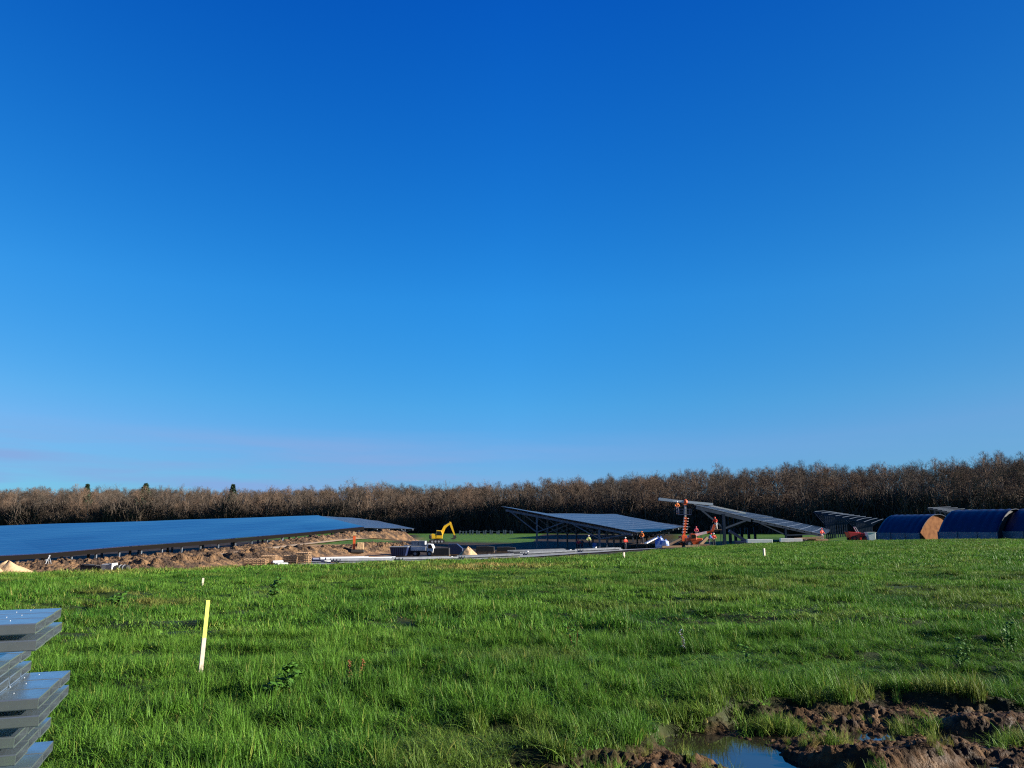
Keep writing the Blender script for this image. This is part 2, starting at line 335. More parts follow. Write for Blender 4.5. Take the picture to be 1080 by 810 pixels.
def ground_mat():
    m = bpy.data.materials.new('field_ground'); m.use_nodes = True; nt = m.node_tree; N = nt.nodes; L = nt.links; b = N['Principled BSDF']
    at = N.new('ShaderNodeAttribute'); at.attribute_name = 'cover'; sp = N.new('ShaderNodeSeparateColor'); L.new(at.outputs['Color'], sp.inputs[0])
    tc = N.new('ShaderNodeTexCoord')
    def noise(s, d=6):
        n = N.new('ShaderNodeTexNoise'); n.inputs['Scale'].default_value = s; n.inputs['Detail'].default_value = d; L.new(tc.outputs['Object'], n.inputs['Vector']); return n
    def ramp(n, *st):
        r = N.new('ShaderNodeValToRGB'); el = r.color_ramp.elements
        while len(el) < len(st): el.new(.5)
        for e, (p, c) in zip(el, st): e.position = p; e.color = (*c, 1)
        L.new(n, r.inputs[0]); return r
    def mix(f, a, c):
        x = N.new('ShaderNodeMix'); x.data_type = 'RGBA'
        L.new(f, x.inputs[0]); L.new(a, x.inputs[6]); L.new(c, x.inputs[7]); return x.outputs[2]
    soil = ramp(noise(3).outputs['Fac'], (.3, (.014, .024, .006)), (.7, (.034, .044, .012))).outputs[0]  # soil darkened so the gaps between grass blades read as deep shade
    turf = ramp(noise(1.1, 9).outputs['Fac'], (.32, (.028, .075, .008)), (.55, (.06, .135, .012)), (.75, (.11, .16, .025))).outputs[0]
    dirt = ramp(noise(.9, 8).outputs['Fac'], (.32, (.15, .075, .035)), (.5, (.28, .16, .08)), (.68, (.46, .32, .18))).outputs[0]
    mud = ramp(noise(5, 8).outputs['Fac'], (.38, (.024, .015, .008)), (.56, (.075, .041, .019)), (.76, (.20, .118, .056))).outputs[0]
    c = mix(sp.outputs[2], soil, turf); c = mix(sp.outputs[0], c, dirt); c = mix(at.outputs['Alpha'], c, ramp(noise(.7, 6).outputs['Fac'], (.35, (.020, .014, .009)), (.7, (.06, .042, .026))).outputs[0]); c = mix(sp.outputs[1], c, mud)  # alpha blends in the dark colour of the painted canopy shade
    L.new(c, b.inputs['Base Color'])
    rr = N.new('ShaderNodeMapRange'); rr.inputs[1].default_value = .35; rr.inputs[2].default_value = .65; rr.inputs[3].default_value = .55; rr.inputs[4].default_value = .95
    L.new(noise(7, 3).outputs['Fac'], rr.inputs[0]); L.new(rr.outputs[0], b.inputs['Roughness'])
    b.inputs['Specular IOR Level'].default_value = .12
    bp = N.new('ShaderNodeBump'); bp.inputs['Strength'].default_value = .9; bp.inputs['Distance'].default_value = .02
    L.new(noise(45, 8).outputs['Fac'], bp.inputs['Height']); L.new(bp.outputs[0], b.inputs['Normal'])
    return m
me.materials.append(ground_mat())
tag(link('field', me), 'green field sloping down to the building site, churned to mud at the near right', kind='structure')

# puddle water: level sheet, hidden by the mud everywhere but in the hollows
w = MB(); w.add([(.6, 3.9, WATER), (6.2, 3.9, WATER), (6.2, 8.2, WATER), (.6, 8.2, WATER)], [(0, 1, 2, 3)])
wm = mat('puddle_water', (.02, .017, .012), .03, bump=(14, .05, .01)); wm.node_tree.nodes['Principled BSDF'].inputs['IOR'].default_value = 2.0
tag(w.build('puddle', wm), 'still water standing in the muddy wheel rut and reflecting the blue sky', kind='structure')

# ------------------------------------------------------------------ geometry-node scatter of one "stuff" object
def scatter(name, pts, rot, scl, pick, sources, attrs, label, kind='stuff', cat=None):
    src = bpy.data.collections.new(name+'_kinds')
    for i, me_ in enumerate(sources): src.objects.link(bpy.data.objects.new('%s_kind_%02d' % (name, i), me_))
    me_ = bpy.data.meshes.new(name); me_.vertices.add(len(pts)); me_.vertices.foreach_set('co', np.asarray(pts, np.float32).ravel())
    a = me_.attributes.new('rot', 'FLOAT_VECTOR', 'POINT'); a.data.foreach_set('vector', np.asarray(rot, np.float32).ravel())
    a = me_.attributes.new('scl', 'FLOAT_VECTOR', 'POINT'); a.data.foreach_set('vector', np.asarray(scl, np.float32).ravel())
    a = me_.attributes.new('pick', 'INT', 'POINT'); a.data.foreach_set('value', np.asarray(pick, np.int32))
    for k, v in attrs.items():
        a = me_.attributes.new(k, 'FLOAT', 'POINT'); a.data.foreach_set('value', np.asarray(v, np.float32))
    o = link(name, me_); g = bpy.data.node_groups.new(name, 'GeometryNodeTree')
    g.interface.new_socket('Geometry', in_out='INPUT', socket_type='NodeSocketGeometry'); g.interface.new_socket('Geometry', in_out='OUTPUT', socket_type='NodeSocketGeometry')
    N, L = g.nodes, g.links; gi = N.new('NodeGroupInput'); go = N.new('NodeGroupOutput')
    iop = N.new('GeometryNodeInstanceOnPoints'); ci = N.new('GeometryNodeCollectionInfo'); ci.inputs['Collection'].default_value = src
    ci.inputs['Separate Children'].default_value = True; ci.inputs['Reset Children'].default_value = True
    def at(nm, t):
        n = N.new('GeometryNodeInputNamedAttribute'); n.data_type = t; n.inputs[0].default_value = nm; return n
    L.new(gi.outputs[0], iop.inputs['Points']); L.new(ci.outputs[0], iop.inputs['Instance']); iop.inputs['Pick Instance'].default_value = True
    L.new(at('pick', 'INT').outputs['Attribute'], iop.inputs['Instance Index'])
    L.new(at('rot', 'FLOAT_VECTOR').outputs['Attribute'], iop.inputs['Rotation']); L.new(at('scl', 'FLOAT_VECTOR').outputs['Attribute'], iop.inputs['Scale'])
    L.new(iop.outputs[0], go.inputs[0])
    md = o.modifiers.new('scatter', 'NODES'); md.node_group = g
    return tag(o, label, cat, kind=kind)

def tuft(nb, rad, hlo, hhi, wid, seed, seg=3, lean=.45, m=None):
    r = np.random.default_rng(seed); V = []; Fq = []; B = []
    for i in range(nb):
        a = r.uniform(0, 2*PI); d = rad*math.sqrt(r.uniform(0, 1)); bx, by = d*math.cos(a), d*math.sin(a)
        h = r.uniform(hlo, hhi); la = r.uniform(0, 2*PI); ln = abs(r.normal(0, lean))+.08; w0 = wid*r.uniform(.7, 1.3)
        fx, fy = math.cos(la), math.sin(la); sa = la+PI/2+r.uniform(-.5, .5); sx, sy = math.cos(sa), math.sin(sa); bid = r.uniform(0, 1)
        o = len(V)
        for k in range(seg+1):
            t = k/seg; out = h*ln*t**1.9; z = h*t*(1-.32*ln*t*t); ww = w0*(1-t**1.6)*.5+.0004
            V += [(bx+fx*out-sx*ww, by+fy*out-sy*ww, z-.01), (bx+fx*out+sx*ww, by+fy*out+sy*ww, z-.01)]; B += [bid, bid]
        for k in range(seg): Fq.append((o+2*k, o+2*k+1, o+2*k+3, o+2*k+2))
    me_ = np_mesh('tuft', V, Fq, m or M['grass'], smooth=True)
    a = me_.attributes.new('blade', 'FLOAT', 'POINT'); a.data.foreach_set('value', np.array(B, np.float32)); return me_

def patchiness(x, y):
    """height factor of the sward: hollows, wheel tracks, tussocks"""
    n1 = fbm(x*.8, y*1.1, 101, 3); n2 = fbm(x*.25, y*.8, 102, 3); n3 = fbm(x*2.6, y*2.6, 103, 2)
    h = .74+1.5*(n1-.5)+.8*(n2-.5)+1.1*(n3-.5)
    h = h*np.where(sstep(.36, .30, fbm(x*.35, y*1.0, 104, 3)) > .5, .62, 1)
    h = np.where(y < 9.5, h*.9+.18, h)
    return np.clip(h, .32, 1.5)
def dryness(x, y):
    px = x/np.maximum(y, .5)/.9825*F+540
    e = edgeY(x, y); d = .16*(fbm(x*.5, y*.5, 201, 3) > .60)
    n = fbm(x*.5, y*.25, 202, 3)
    rim = sstep(16, 4, e-y)*sstep(.42, .55, n)*sstep(640, 560, px)*.75
    bl = np.exp(-((px-520)/75)**2)*np.exp(-((y-39)/5.)**2)*sstep(.36, .48, fbm(x*.7, y*.35, 203, 3))
    b2 = np.exp(-((px-140)/60)**2)*np.exp(-((y-18)/3.5)**2)*sstep(.45, .58, fbm(x*1.1, y*.9, 204, 3))*.4
    mud_edge = .15*sstep(.9, .15, y-np.interp(x, MB_X, MB_Y))*(fbm(x*3, y*3, 205, 2) > .5)*(y < 9)*(x > .5)
    return np.clip(d+rim+bl+b2+mud_edge, 0, 1)
def stack_free(x, y):
    u = (x+2.96)*-.39+(y-4.75)*.92; v = (x+2.96)*.92+(y-4.75)*.39
    return ~((u > -.05) & (u < 1.02) & (v < .03))
def grass_points(y0, y1, dens, seed):
    r = np.random.default_rng(seed); xm = y1*.82+2; n = int((y1-y0)*2*xm*dens)
    x = r.uniform(-xm, xm, n); y = r.uniform(y0, y1, n)
    k = (np.abs(x) < .80*y+1.5) & (y < edgeY(x, y)-.3+1.2*(vnoise(x*.8, y*.3, 9)-.5)); x, y = x[k], y[k]
    return x, y, r
PTS = []; ROT = []; SCL = []; PICK = []; DRY = []; TONE = []
SRC = []
nearA = [tuft(54, .09, .07, .24, .0060, s, 4, .60) for s in range(6)]
midA = [tuft(100, .26, .08, .25, .0120, 20+s, 3, .6) for s in range(4)]
farA = [tuft(120, .75, .09, .30, .033, 40+s, 2, .45) for s in range(4)]
SRC = nearA+midA+farA
for (y0, y1, dens, lo, hi, seed) in ((3.6, 12, 88, 0, 6, 1), (12, 34, 16, 6, 10, 2), (34, 110, 3.2, 10, 14, 3)):
    x, y, r = grass_points(y0, y1, dens, seed)
    m = mudmask(x, y); keep = (m < .35) & stack_free(x, y); x, y = x[keep], y[keep]
    h = patchiness(x, y)*r.uniform(.5, 1.35, len(x))
    h = h*(.78 if y0 > 30 else .82 if y0 > 10 else .92)
    z = terrain(x, y)
    PTS.append(np.c_[x, y, z-.01]); ROT.append(np.c_[r.normal(0, .10, len(x)), r.normal(0, .10, len(x)), r.uniform(0, 6.28, len(x))])
    sw = r.uniform(.85, 1.15, len(x)); SCL.append(np.c_[sw, sw, h]); PICK.append(r.integers(lo, hi, len(x))); DRY.append(dryness(x, y))
    TONE.append(np.clip(fbm(x*.35, y*.5, 301, 3)*1.6-.3+r.normal(0, .18, len(x)), 0, 1))
# stray tufts in the mud
r = np.random.default_rng(77); n = 2600; x = r.uniform(-1, 6.5, n); y = r.uniform(4.3, 8.3, n)
k = (mudmask(x, y) > .5) & (fbm(x*1.6, y*2.2, 401, 3) > .53); x, y = x[k], y[k]; z = terrain(x, y); k = (z > WATER-.01) & (r.uniform(0, 1, len(x)) < .45); x, y, z = x[k], y[k], z[k]
sc = r.uniform(.25, .75, len(x)); PTS.append(np.c_[x, y, z-.01]); ROT.append(np.c_[r.normal(0, .3, len(x)), r.normal(0, .3, len(x)), r.uniform(0, 6.28, len(x))])
SCL.append(np.c_[sc*.6, sc*.6, sc]); PICK.append(r.integers(0, 6, len(x))); DRY.append(np.clip(r.normal(.35, .3, len(x)), 0, 1)); TONE.append(r.uniform(0, 1, len(x)))
# fat tuft islands standing in the mud
for cx, cy, rr, nn in [MP(p, q, -.1)+(a, n_) for p, q, a, n_ in ((806, 745, .24, 34), (760, 800, .15, 30), (690, 742, .2, 24), (1055, 760, .25, 20), (940, 745, .2, 10), (915, 800, .12, 8), (640, 806, .15, 14), (850, 758, .15, 8))]:
    x = r.normal(cx, rr*.6, nn); y = r.normal(cy, rr*.35, nn); PTS.append(np.c_[x, y, terrain(x, y)-.01]); ROT.append(np.c_[r.normal(0, .2, nn), r.normal(0, .2, nn), r.uniform(0, 6.28, nn)])
    s_ = r.uniform(.5, .95, nn); SCL.append(np.c_[s_, s_, s_]); PICK.append(r.integers(0, 6, nn)); DRY.append(np.clip(r.normal(.15, .15, nn), 0, 1)); TONE.append(r.uniform(.3, 1, nn))
scatter('grass', np.concatenate(PTS), np.concatenate(ROT), np.concatenate(SCL), np.concatenate(PICK), SRC,
        {'dry': np.concatenate(DRY), 'tone': np.concatenate(TONE)}, 'long lush green grass covering the whole sloping field')

# ------------------------------------------------------------------ bare trees
def make_tree(seed, H=20., spread=.30, low=.30, dense=1.0):
    r = random.Random(seed); T = MB(); V = []; Fq = []
    def ribbon(a, b, w0, w1):
        d = b-a; s = d.cross(Vector((r.gauss(0, 1), r.gauss(0, 1), r.gauss(0, 1))))
        if s.length < 1e-5: return
        s.normalize(); o = len(V); V.extend([a-s*w0/2, a+s*w0/2, b+s*w1/2, b-s*w1/2]); Fq.append((o, o+1, o+2, o+3))
    def rv(s): return Vector((r.gauss(0, s), r.gauss(0, s), r.gauss(0, s)))
    def branch(p, d, ln, rad, lvl):
        n = 4 if lvl < 2 else 3; q = p.copy(); dd = d.normalized(); pts = [q.copy()]
        for i in range(n):
            dd = (dd+rv(.20)+Vector((0, 0, (.06, .05, .02, .0, 0)[lvl]))).normalized(); q = q+dd*ln/n; pts.append(q.copy())
        for i in range(n):
            r0 = rad*(1-.75*i/n); r1 = rad*(1-.75*(i+1)/n)
            if lvl < 2: (T.tube(pts[i], pts[i+1], r0, r1, 5, False))
            else: ribbon(pts[i], pts[i+1], r0*2, r1*2)
        if lvl >= 4: return
        cnt = int((0, 7, 7, 6, 0)[lvl]*dense) if lvl else 0
        for c in range(cnt):
            t = r.uniform(.22, 1.0)*n; i = min(n-1, int(t)); pp = pts[i].lerp(pts[i+1], t-i)
            ax = (pts[i+1]-pts[i]).normalized(); side = ax.cross(rv(1)).normalized(); ang = r.uniform(.5, 1.2)
            nd = ax*math.cos(ang)+side*math.sin(ang)
            branch(pp, nd, ln*r.uniform(.38, .62), max(rad*.42, .016), lvl+1)
    # trunk
    p = Vector((0, 0, -.5)); d = Vector((r.gauss(0, .04), r.gauss(0, .04), 1)); pts = [p.copy()]; n = 8; q = p.copy()
    for i in range(n):
        d = (d+Vector((r.gauss(0, .06), r.gauss(0, .06), .25))).normalized(); q = q+d*(H*.80)/n; pts.append(q.copy())
    R = H*.0135
    for i in range(n): T.tube(pts[i], pts[i+1], R*(1-.85*i/n), R*(1-.85*(i+1)/n), 6, False)
    C_T = T; T = MB()
    cc_ = Vector((pts[5].x, pts[5].y, H*.63)); rx = H*spread*.92; rz_ = H*.375
    lob = [(r.uniform(0, 6.28), r.uniform(.5, 1.3), r.uniform(.06, .2)) for _ in range(5)]
    def inside(p, k=1.0):
        q = p-cc_; a = math.atan2(q.y, q.x); g = 1+sum(w*math.cos(m*2*(a-f)+q.z*.25) for f, m, w in lob)*.5
        return (q.x/(rx*g))**2+(q.y/(rx*g))**2+(q.z/(rz_*g))**2 < k
    def grow(p, d, ln, rad, lvl):
        n = (5, 4, 2, 1)[lvl]; q = p.copy(); dd = d.normalized(); ps = [q.copy()]
        for i in range(n):
            out = (q-cc_); out.z *= .8
            dd = (dd+rv(.22)+out.normalized()*.12+Vector((0, 0, .05))).normalized(); nq = q+dd*ln/n
            if not inside(nq, 1.05) and i: break
            q = nq; ps.append(q.copy())
        m_ = len(ps)-1
        for i in range(m_):
            r0 = rad*(1-.7*i/m_); r1 = rad*(1-.7*(i+1)/m_)
            if lvl < 2: T.tube(ps[i], ps[i+1], r0, r1, 4, False)
            else: ribbon(ps[i], ps[i+1], r0*2, r1*1.4)
        if lvl == 3: return
        for c in range(int((10, 9, 7)[lvl]*dense)):
            t = r.uniform(.25, 1.0)*m_; i = min(m_-1, int(t)); pp = ps[i].lerp(ps[i+1], t-i); ax = (ps[i+1]-ps[i]).normalized()
            out = (pp-cc_).normalized(); nd = (ax*.55+out*.35+rv(.62)).normalized()
            if inside(pp, 1.0): grow(pp, nd, ln*r.uniform(.36, .58), max(rad*.42, .017), lvl+1)
    nl = int(15*dense)
    for c in range(nl):
        t = low+(.98-low)*(c+r.random())/nl; k = t*n; i = min(n-1, int(k)); pp = pts[i].lerp(pts[i+1], k-i)
        az = c*2.4+r.uniform(-.5, .5); el = .35+.75*t+r.uniform(-.15, .2)
        grow(pp, Vector((math.cos(az)*math.cos(el), math.sin(az)*math.cos(el), math.sin(el))), H*.34*r.uniform(.85, 1.2), R*.40*(1.25-t*.6), 0)
    # crown mesh = limbs + twigs
    o = len(T.v); T.v += [tuple(v) for v in V]; T.f += [tuple(i+o for i in f) for f in Fq]
    tm = C_T.mesh('trunk', M['bark'], smooth=True)
    cm = bpy.data.meshes.new('crown'); cm.from_pydata(T.v, [], T.f); cm.materials.append(M['twig']); cm.update()
    return tm, cm
TREES = [make_tree(11, 20, .27, .28, .85), make_tree(12, 20, .31, .32, .85), make_tree(13, 20, .25, .22, .9), make_tree(14, 20, .29, .38, .85), make_tree(15, 20, .33, .30, .8), make_tree(16, 20, .26, .25, .9), make_tree(17, 20, .24, .45, .8)]
WX = np.array([-420, -230, -110, -30, 60, 130, 200, 330.]); WY = np.array([330, 305, 292, 272, 240, 206, 190, 175.])
TOPX = np.array([-600, 0, 80, 160, 250, 330, 400, 450, 500, 560, 620, 680, 740, 790, 850, 900, 960, 1000, 1060, 1300.])
TOPY = np.array([515, 514, 513, 513, 515, 513, 509, 512, 511, 507, 503, 499, 492, 494, 487, 489, 487, 486, 480, 476.])
def wood_label(px):
    if px < 300: return 'bare brown tree in the wood edge behind the long blue solar canopy', 'bare trees behind the long blue solar canopy'
    if px < 520: return 'bare brown tree in the wood edge behind the yellow excavator and earth banks', 'bare trees behind the excavator'
    if px < 720: return 'bare brown tree in the wood edge behind the finished canopy with panels', 'bare trees behind the finished canopy'
    if px < 880: return 'bare brown tree in the wood edge behind the crane and open steel frames', 'bare trees behind the crane'
    return 'tall bare brown tree in the wood edge behind the blue tarpaulin tunnels', 'bare trees behind the tunnels'
rt = random.Random(5); cnt = 0; WOOD = []
for row, (off, step, jit) in enumerate(((0, 4.6, 1.6), (8, 5.2, 2.0))):
    s = -265.
    while s < 215 and cnt < 292:
        s += step*rt.uniform(.75, 1.3)*(1.0 if s > -60 else 1.12)
        y = np.interp(s, WX, WY)+off+rt.gauss(0, jit); px = s/y/.9825*F+540
        if px < -45 or px > 1125: continue
        WOOD.append((s, float(y), px, row)); cnt += 1
for i, (x, y, px, row) in enumerate(WOOD):
    top = np.interp(px, TOPX, TOPY); z = float(base_z(np.array([x]), np.array([y]))[0])
    H = (HOR-top)/F*y+CAMZ-z; H *= (.97 if px > 350 else .94)*rt.choice((.80, .88, .94, 1.0, 1.04))*rt.uniform(.95, 1.04)
    tm, cm = TREES[rt.randrange(7)]; lb, gp = wood_label(px)
    t = thing('bare_tree', (x, y, z), rt.uniform(0, 6.28), lb, 'tree', gp); k = H/20.; kw = k*rt.uniform(.9, 1.15); t.scale = (kw, kw, k)
    link('trunk', tm, t); link('crown', cm, t)
# the wood's depth: too many to count
pts = []; rr = np.random.default_rng(9)
for i in range(1000):
    s = rr.uniform(-300, 260); off = 13+rr.uniform(0, 1)**.8*95; y = np.interp(s, WX, WY)+off; px = s/y/.9825*F+540
    top = np.interp(px, TOPX, TOPY); z = float(base_z(np.array([s]), np.array([y]))[0]); H = ((HOR-top)/F*y+CAMZ-z)*rr.uniform(.72, .92)
    pts.append((s, y, z, H/19.2, rr.integers(0, 7)))
for i in range(230):      # unseen trees added behind the viewer, darkening steel reflections and sky fill
    s = rr.uniform(-170, 120); y = -45-rr.uniform(0, 30); pts.append((s, y, float(base_z(np.array([s]), np.array([y]))[0]), rr.uniform(.8, 1.05), rr.integers(0, 7)))
pts = np.array(pts)
def joined(tm, cm):
    me_ = bpy.data.meshes.new('wood_tree'); v = [x.co[:] for x in tm.vertices]+[x.co[:] for x in cm.vertices]; o = len(tm.vertices)
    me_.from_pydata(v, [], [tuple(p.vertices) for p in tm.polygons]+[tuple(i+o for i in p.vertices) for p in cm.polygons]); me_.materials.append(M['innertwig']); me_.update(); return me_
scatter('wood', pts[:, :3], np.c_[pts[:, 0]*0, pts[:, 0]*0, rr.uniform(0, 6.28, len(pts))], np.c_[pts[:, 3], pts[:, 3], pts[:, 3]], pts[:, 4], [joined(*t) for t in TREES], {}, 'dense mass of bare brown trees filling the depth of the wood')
# undergrowth along the wood
def bush_mesh(seed):
    r = random.Random(seed); b = MB()
    for i in range(700):
        a = r.uniform(0, 6.28); d = r.uniform(0, 2.2); p = Vector((math.cos(a)*d, math.sin(a)*d, 3.6*r.random()**1.4-.2))
        q = p+Vector((r.gauss(0, .5), r.gauss(0, .5), r.uniform(.4, 1.6))); s_ = Vector((r.gauss(0, 1), r.gauss(0, 1), 0)).normalized()*.05
        b.add([p-s_, p+s_, q+s_*.3, q-s_*.3], [(0, 1, 2, 3)])
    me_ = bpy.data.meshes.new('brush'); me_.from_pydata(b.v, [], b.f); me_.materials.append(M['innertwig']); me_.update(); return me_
n = 2600; s = rr.uniform(-300, 260, n); y = np.interp(s, WX, WY)-1+rr.uniform(0, 1, n)**1.5*60; z = base_z(s, y); k = rr.uniform(.8, 1.9, n)*np.where(rr.uniform(0, 1, n) < .3, 1.6, 1)
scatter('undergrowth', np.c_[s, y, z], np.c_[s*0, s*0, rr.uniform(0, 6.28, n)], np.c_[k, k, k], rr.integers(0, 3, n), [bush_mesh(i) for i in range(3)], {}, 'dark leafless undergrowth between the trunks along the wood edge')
# three evergreens poking over the wood
def conifer(px, py, Y, lb, wide=1.0):
    x = PX(px, Y); z = float(base_z(np.array([x]), np.array([Y]))[0]); H = (HOR-py)/F*Y+CAMZ-z; r = random.Random(int(px))
    t = thing('evergreen_tree', (x, Y, z), 0, lb, 'tree', 'evergreens among the bare trees')
    MB().tube((0, 0, -.3), (0, 0, H*.95), .3, .05, 7).build('trunk', M['bark'], t)
    c = MB()
    for i in range(2600):
        h = H*(1-r.random()**1.3*.62); w = (H-h)*.30*wide+.5; a = r.uniform(0, 6.28); d = w*math.sqrt(r.random())
        p = Vector((math.cos(a)*d, math.sin(a)*d, h-d*.3)); s1 = Vector((r.gauss(0, .3), r.gauss(0, .3), r.gauss(0, .15))); s2 = Vector((r.gauss(0, .2), r.gauss(0, .2), r.gauss(0, .2)))
        c.add([p-s1, p+s2, p+s1], [(0, 1, 2)])
    me_ = bpy.data.meshes.new('crown'); me_.from_pydata(c.v, [], c.f); me_.materials.append(M['needles']); link('crown', me_, t)
conifer(88, 511.6, 312, 'small pointed dark evergreen tree poking above the wood, leftmost of three')
conifer(150, 511, 312, 'broad dark evergreen crown poking above the wood, middle of three', 1.8)
conifer(243, 512, 305, 'dark green pointed evergreen poking above the wood, rightmost of three', 1.2)

# ------------------------------------------------------------------ solar canopies
def lerp(a, b, t): return a+(b-a)*t
def canopy(name, st, label, nr, frames, postfr, steel, group='solar canopies', panel=True, drop=.35, wave=0., th=.06, pw=.22, purl=6, parts=True, vst=True, ppw=None, greyp=True, sheet=False, vs=.21):
    """st: stations [(H,L)...] front to back; frames: number of trusses; postfr: fractions across (H->L) of the posts"""
    Hs = [Vector(a) for a, b in st]; Ls = [Vector(b) for a, b in st]; ns = len(st)
    org = Vector((Hs[0]+Ls[0])/2); org.z = TZ(org.x, org.y)
    t = thing(name, org, 0, label, 'solar canopy', group)
    def surf(u, v):
        k = u*(ns-1); i = min(ns-2, int(k)); f = k-i
        a = lerp(Hs[i], Hs[i+1], f); b = lerp(Ls[i], Ls[i+1], f); p = lerp(a, b, v)
        if wave: p = p+Vector((0, 0, wave*math.sin(u*17+v*3)*math.sin(v*9+1+u*5)))
        return p-org
    if panel:
        nu, nv = 12*(ns-1), 10; V = []; UV = []
        LU = sum((Hs[i+1]-Hs[i]).length for i in range(ns-1)); LV = (Hs[0]-Ls[0]).length
        for dz in (0, -th):
            for i in range(nu+1):
                for j in range(nv+1): V.append(surf(i/nu, j/nv)+Vector((0, 0, dz))); UV.append((i/nu*LU/1.1, j/nv*LV/2.0))
        o = (nu+1)*(nv+1); W = nv+1; Fq = []
        for i in range(nu):
            for j in range(nv):
                a = i*W+j; Fq.append((a, a+W, a+W+1, a+1)); Fq.append((o+a, o+a+1, o+a+W+1, o+a+W))
        rim = [i*W for i in range(nu+1)]+[nu*W+j for j in range(1, nv+1)]+[i*W+nv for i in range(nu-1, -1, -1)]+[j for j in range(nv-1, 0, -1)]
        for a, b in zip(rim, rim[1:]+rim[:1]): Fq.append((a, b, b+o, a+o))
        me_ = bpy.data.meshes.new('panel_roof'); me_.from_pydata([tuple(v) for v in V], [], Fq)
        uvl = me_.uv_layers.new(name='UVMap')
        for lp in me_.loops: uvl.data[lp.index].uv = UV[lp.vertex_index]
        bm = bmesh.new(); bm.from_mesh(me_); bmesh.ops.recalc_face_normals(bm, faces=bm.faces); bm.to_mesh(me_); bm.free()
        me_.materials.append(M['slate_sheet'] if sheet else M['panel_grey'] if greyp else M['panel']); me_.update(); link('panel_roof', me_, t)
    dn = Vector((0, 0, -drop))
    for k in range(frames):
        u = .004+.992*k/max(1, frames-1) if frames > 1 else .004
        rf = MB().bar(surf(u, .03)+dn, surf(u, .97)+dn, pw*.8, pw*1.4).build('rafter', steel, t)
        for pf in postfr:
            top = surf(u, pf)+dn; wx, wy = top.x+org.x, top.y+org.y; gz = TZ(wx, wy)-org.z-.2
            MB().bar((top.x, top.y, gz), (top.x, top.y, top.z), pw*1.2, pw*1.2).build('post', steel, t)
            if vst:
                jn = Vector((top.x, top.y, lerp(gz, top.z, .55)))
                for s_ in (-1, 1):
                    q = min(.97, max(.03, pf+s_*vs)); MB().bar(jn, surf(u, q)+dn, pw*.75, pw*.75).build('strut', steel, t)
    for j in range(purl):
        v = .05+.9*j/(purl-1); b = MB(); n = 8
        for i in range(n): b.bar(surf(i/n, v)+dn*.45, surf((i+1)/n, v)+dn*.45, (ppw or pw*.4), (ppw or pw*.4)*1.4)
        b.build('purlin', steel, t)
    return t
# long blue one at the left: low edge on posts toward the camera
nL = [(-8, -3.95), (-2, -3.70), (0, -3.50), (3, -2.95), (7, -2.38), (10, -1.85), (14, -1.10), (17, -.55)]
st = []
for i, (n_, zL) in enumerate(nL):
    L_ = Vector((-60.7+1.677*n_, 100+2.956*n_, CAMZ+zL)); f = (n_+8)/25.
    off = lerp(Vector((-27, 14, 3.5)), Vector((-11, 22, 2.9)), f); st.append((L_+off, L_))
st[-1] = (P(336, 543.6, 172), P(384, 555.3, 150))
canopy('solar_canopy', st, 'very long blue solar canopy at the left, its low edge on short posts', 0, 0, [], M['galv_far'], purl=4, drop=.3, wave=.05, th=.10, greyp=False)
CA = [o for o in bpy.data.objects if o.get('category') == 'solar canopy'][-1]
for o in kids(CA):
    if o.name.startswith('rafter'): bpy.data.objects.remove(o)
org = CA.location.copy()
for n_ in range(-5, 19):
    x, y = -60.7+1.677*n_-.5, 100+2.956*n_+.3; zz = CAMZ+np.interp(n_, [a for a, b in nL], [b for a, b in nL]); g = TZ(x, y)
    MB().bar((x-org.x, y-org.y, g-.3-org.z), (x-org.x, y-org.y, zz-.18-org.z), .24).build('post', M['galv_far'], CA)
b = MB()
for i in range(len(st)-1): b.bar(st[i][1]-org-Vector((0, 0, .40)), st[i+1][1]-org-Vector((0, 0, .40)), .12, .56)
b.build('edge_beam_shade', M['shadesteel'], CA)  # edge beam made deep and black to paint in the shade below it
sl = []
for hz in ((-9, 13), (-18, 27)):   # back posts
    for n_ in range(-5, 18, 2):
        x, y = -60.7+1.677*n_+hz[0], 100+2.956*n_+hz[1]*.6; zz = CAMZ+np.interp(n_, [a for a, b in nL], [b for a, b in nL])+1.0*abs(hz[0])/9; g = TZ(x, y)
        MB().bar((x-org.x, y-org.y, g-.3-org.z), (x-org.x, y-org.y, zz-.35-org.z), .3).build('post', M['galv_far'], CA)
# grey end canopy behind it
canopy('solar_canopy', [(P(337, 544.4, 178), P(385, 556.6, 156)), (P(372, 546.0, 196), P(412, 557.0, 178)), (P(400, 549.5, 212), P(437, 557.6, 196))],
       'flat grey canopy at the far right end of the long blue one', 0, 5, (.3, .75), M['galv_far'], purl=3, wave=.04)
# finished canopy in the middle, truss end toward the camera
canopy('solar_canopy', [(P(529, 534, 118), P(671, 561.2, 112)), (P(578, 541.6, 130), P(692, 560.6, 124)), (P(650, 542.2, 160), P(718, 555.6, 150))],
       'finished solar canopy in the middle, high left corner, end truss with two posts facing us', 0, 9, (.27, .735), M['galv_far'], purl=7, wave=.04, drop=.5)
canopy('solar_canopy', [(P(604, 543.2, 172), P(705, 556.5, 168)), (P(645, 543.6, 215), P(728, 555.6, 205))],
       'farther solar canopy whose top just shows behind the finished middle one', 0, 6, (.27, .735), M['galv_far'], purl=4, drop=.5)
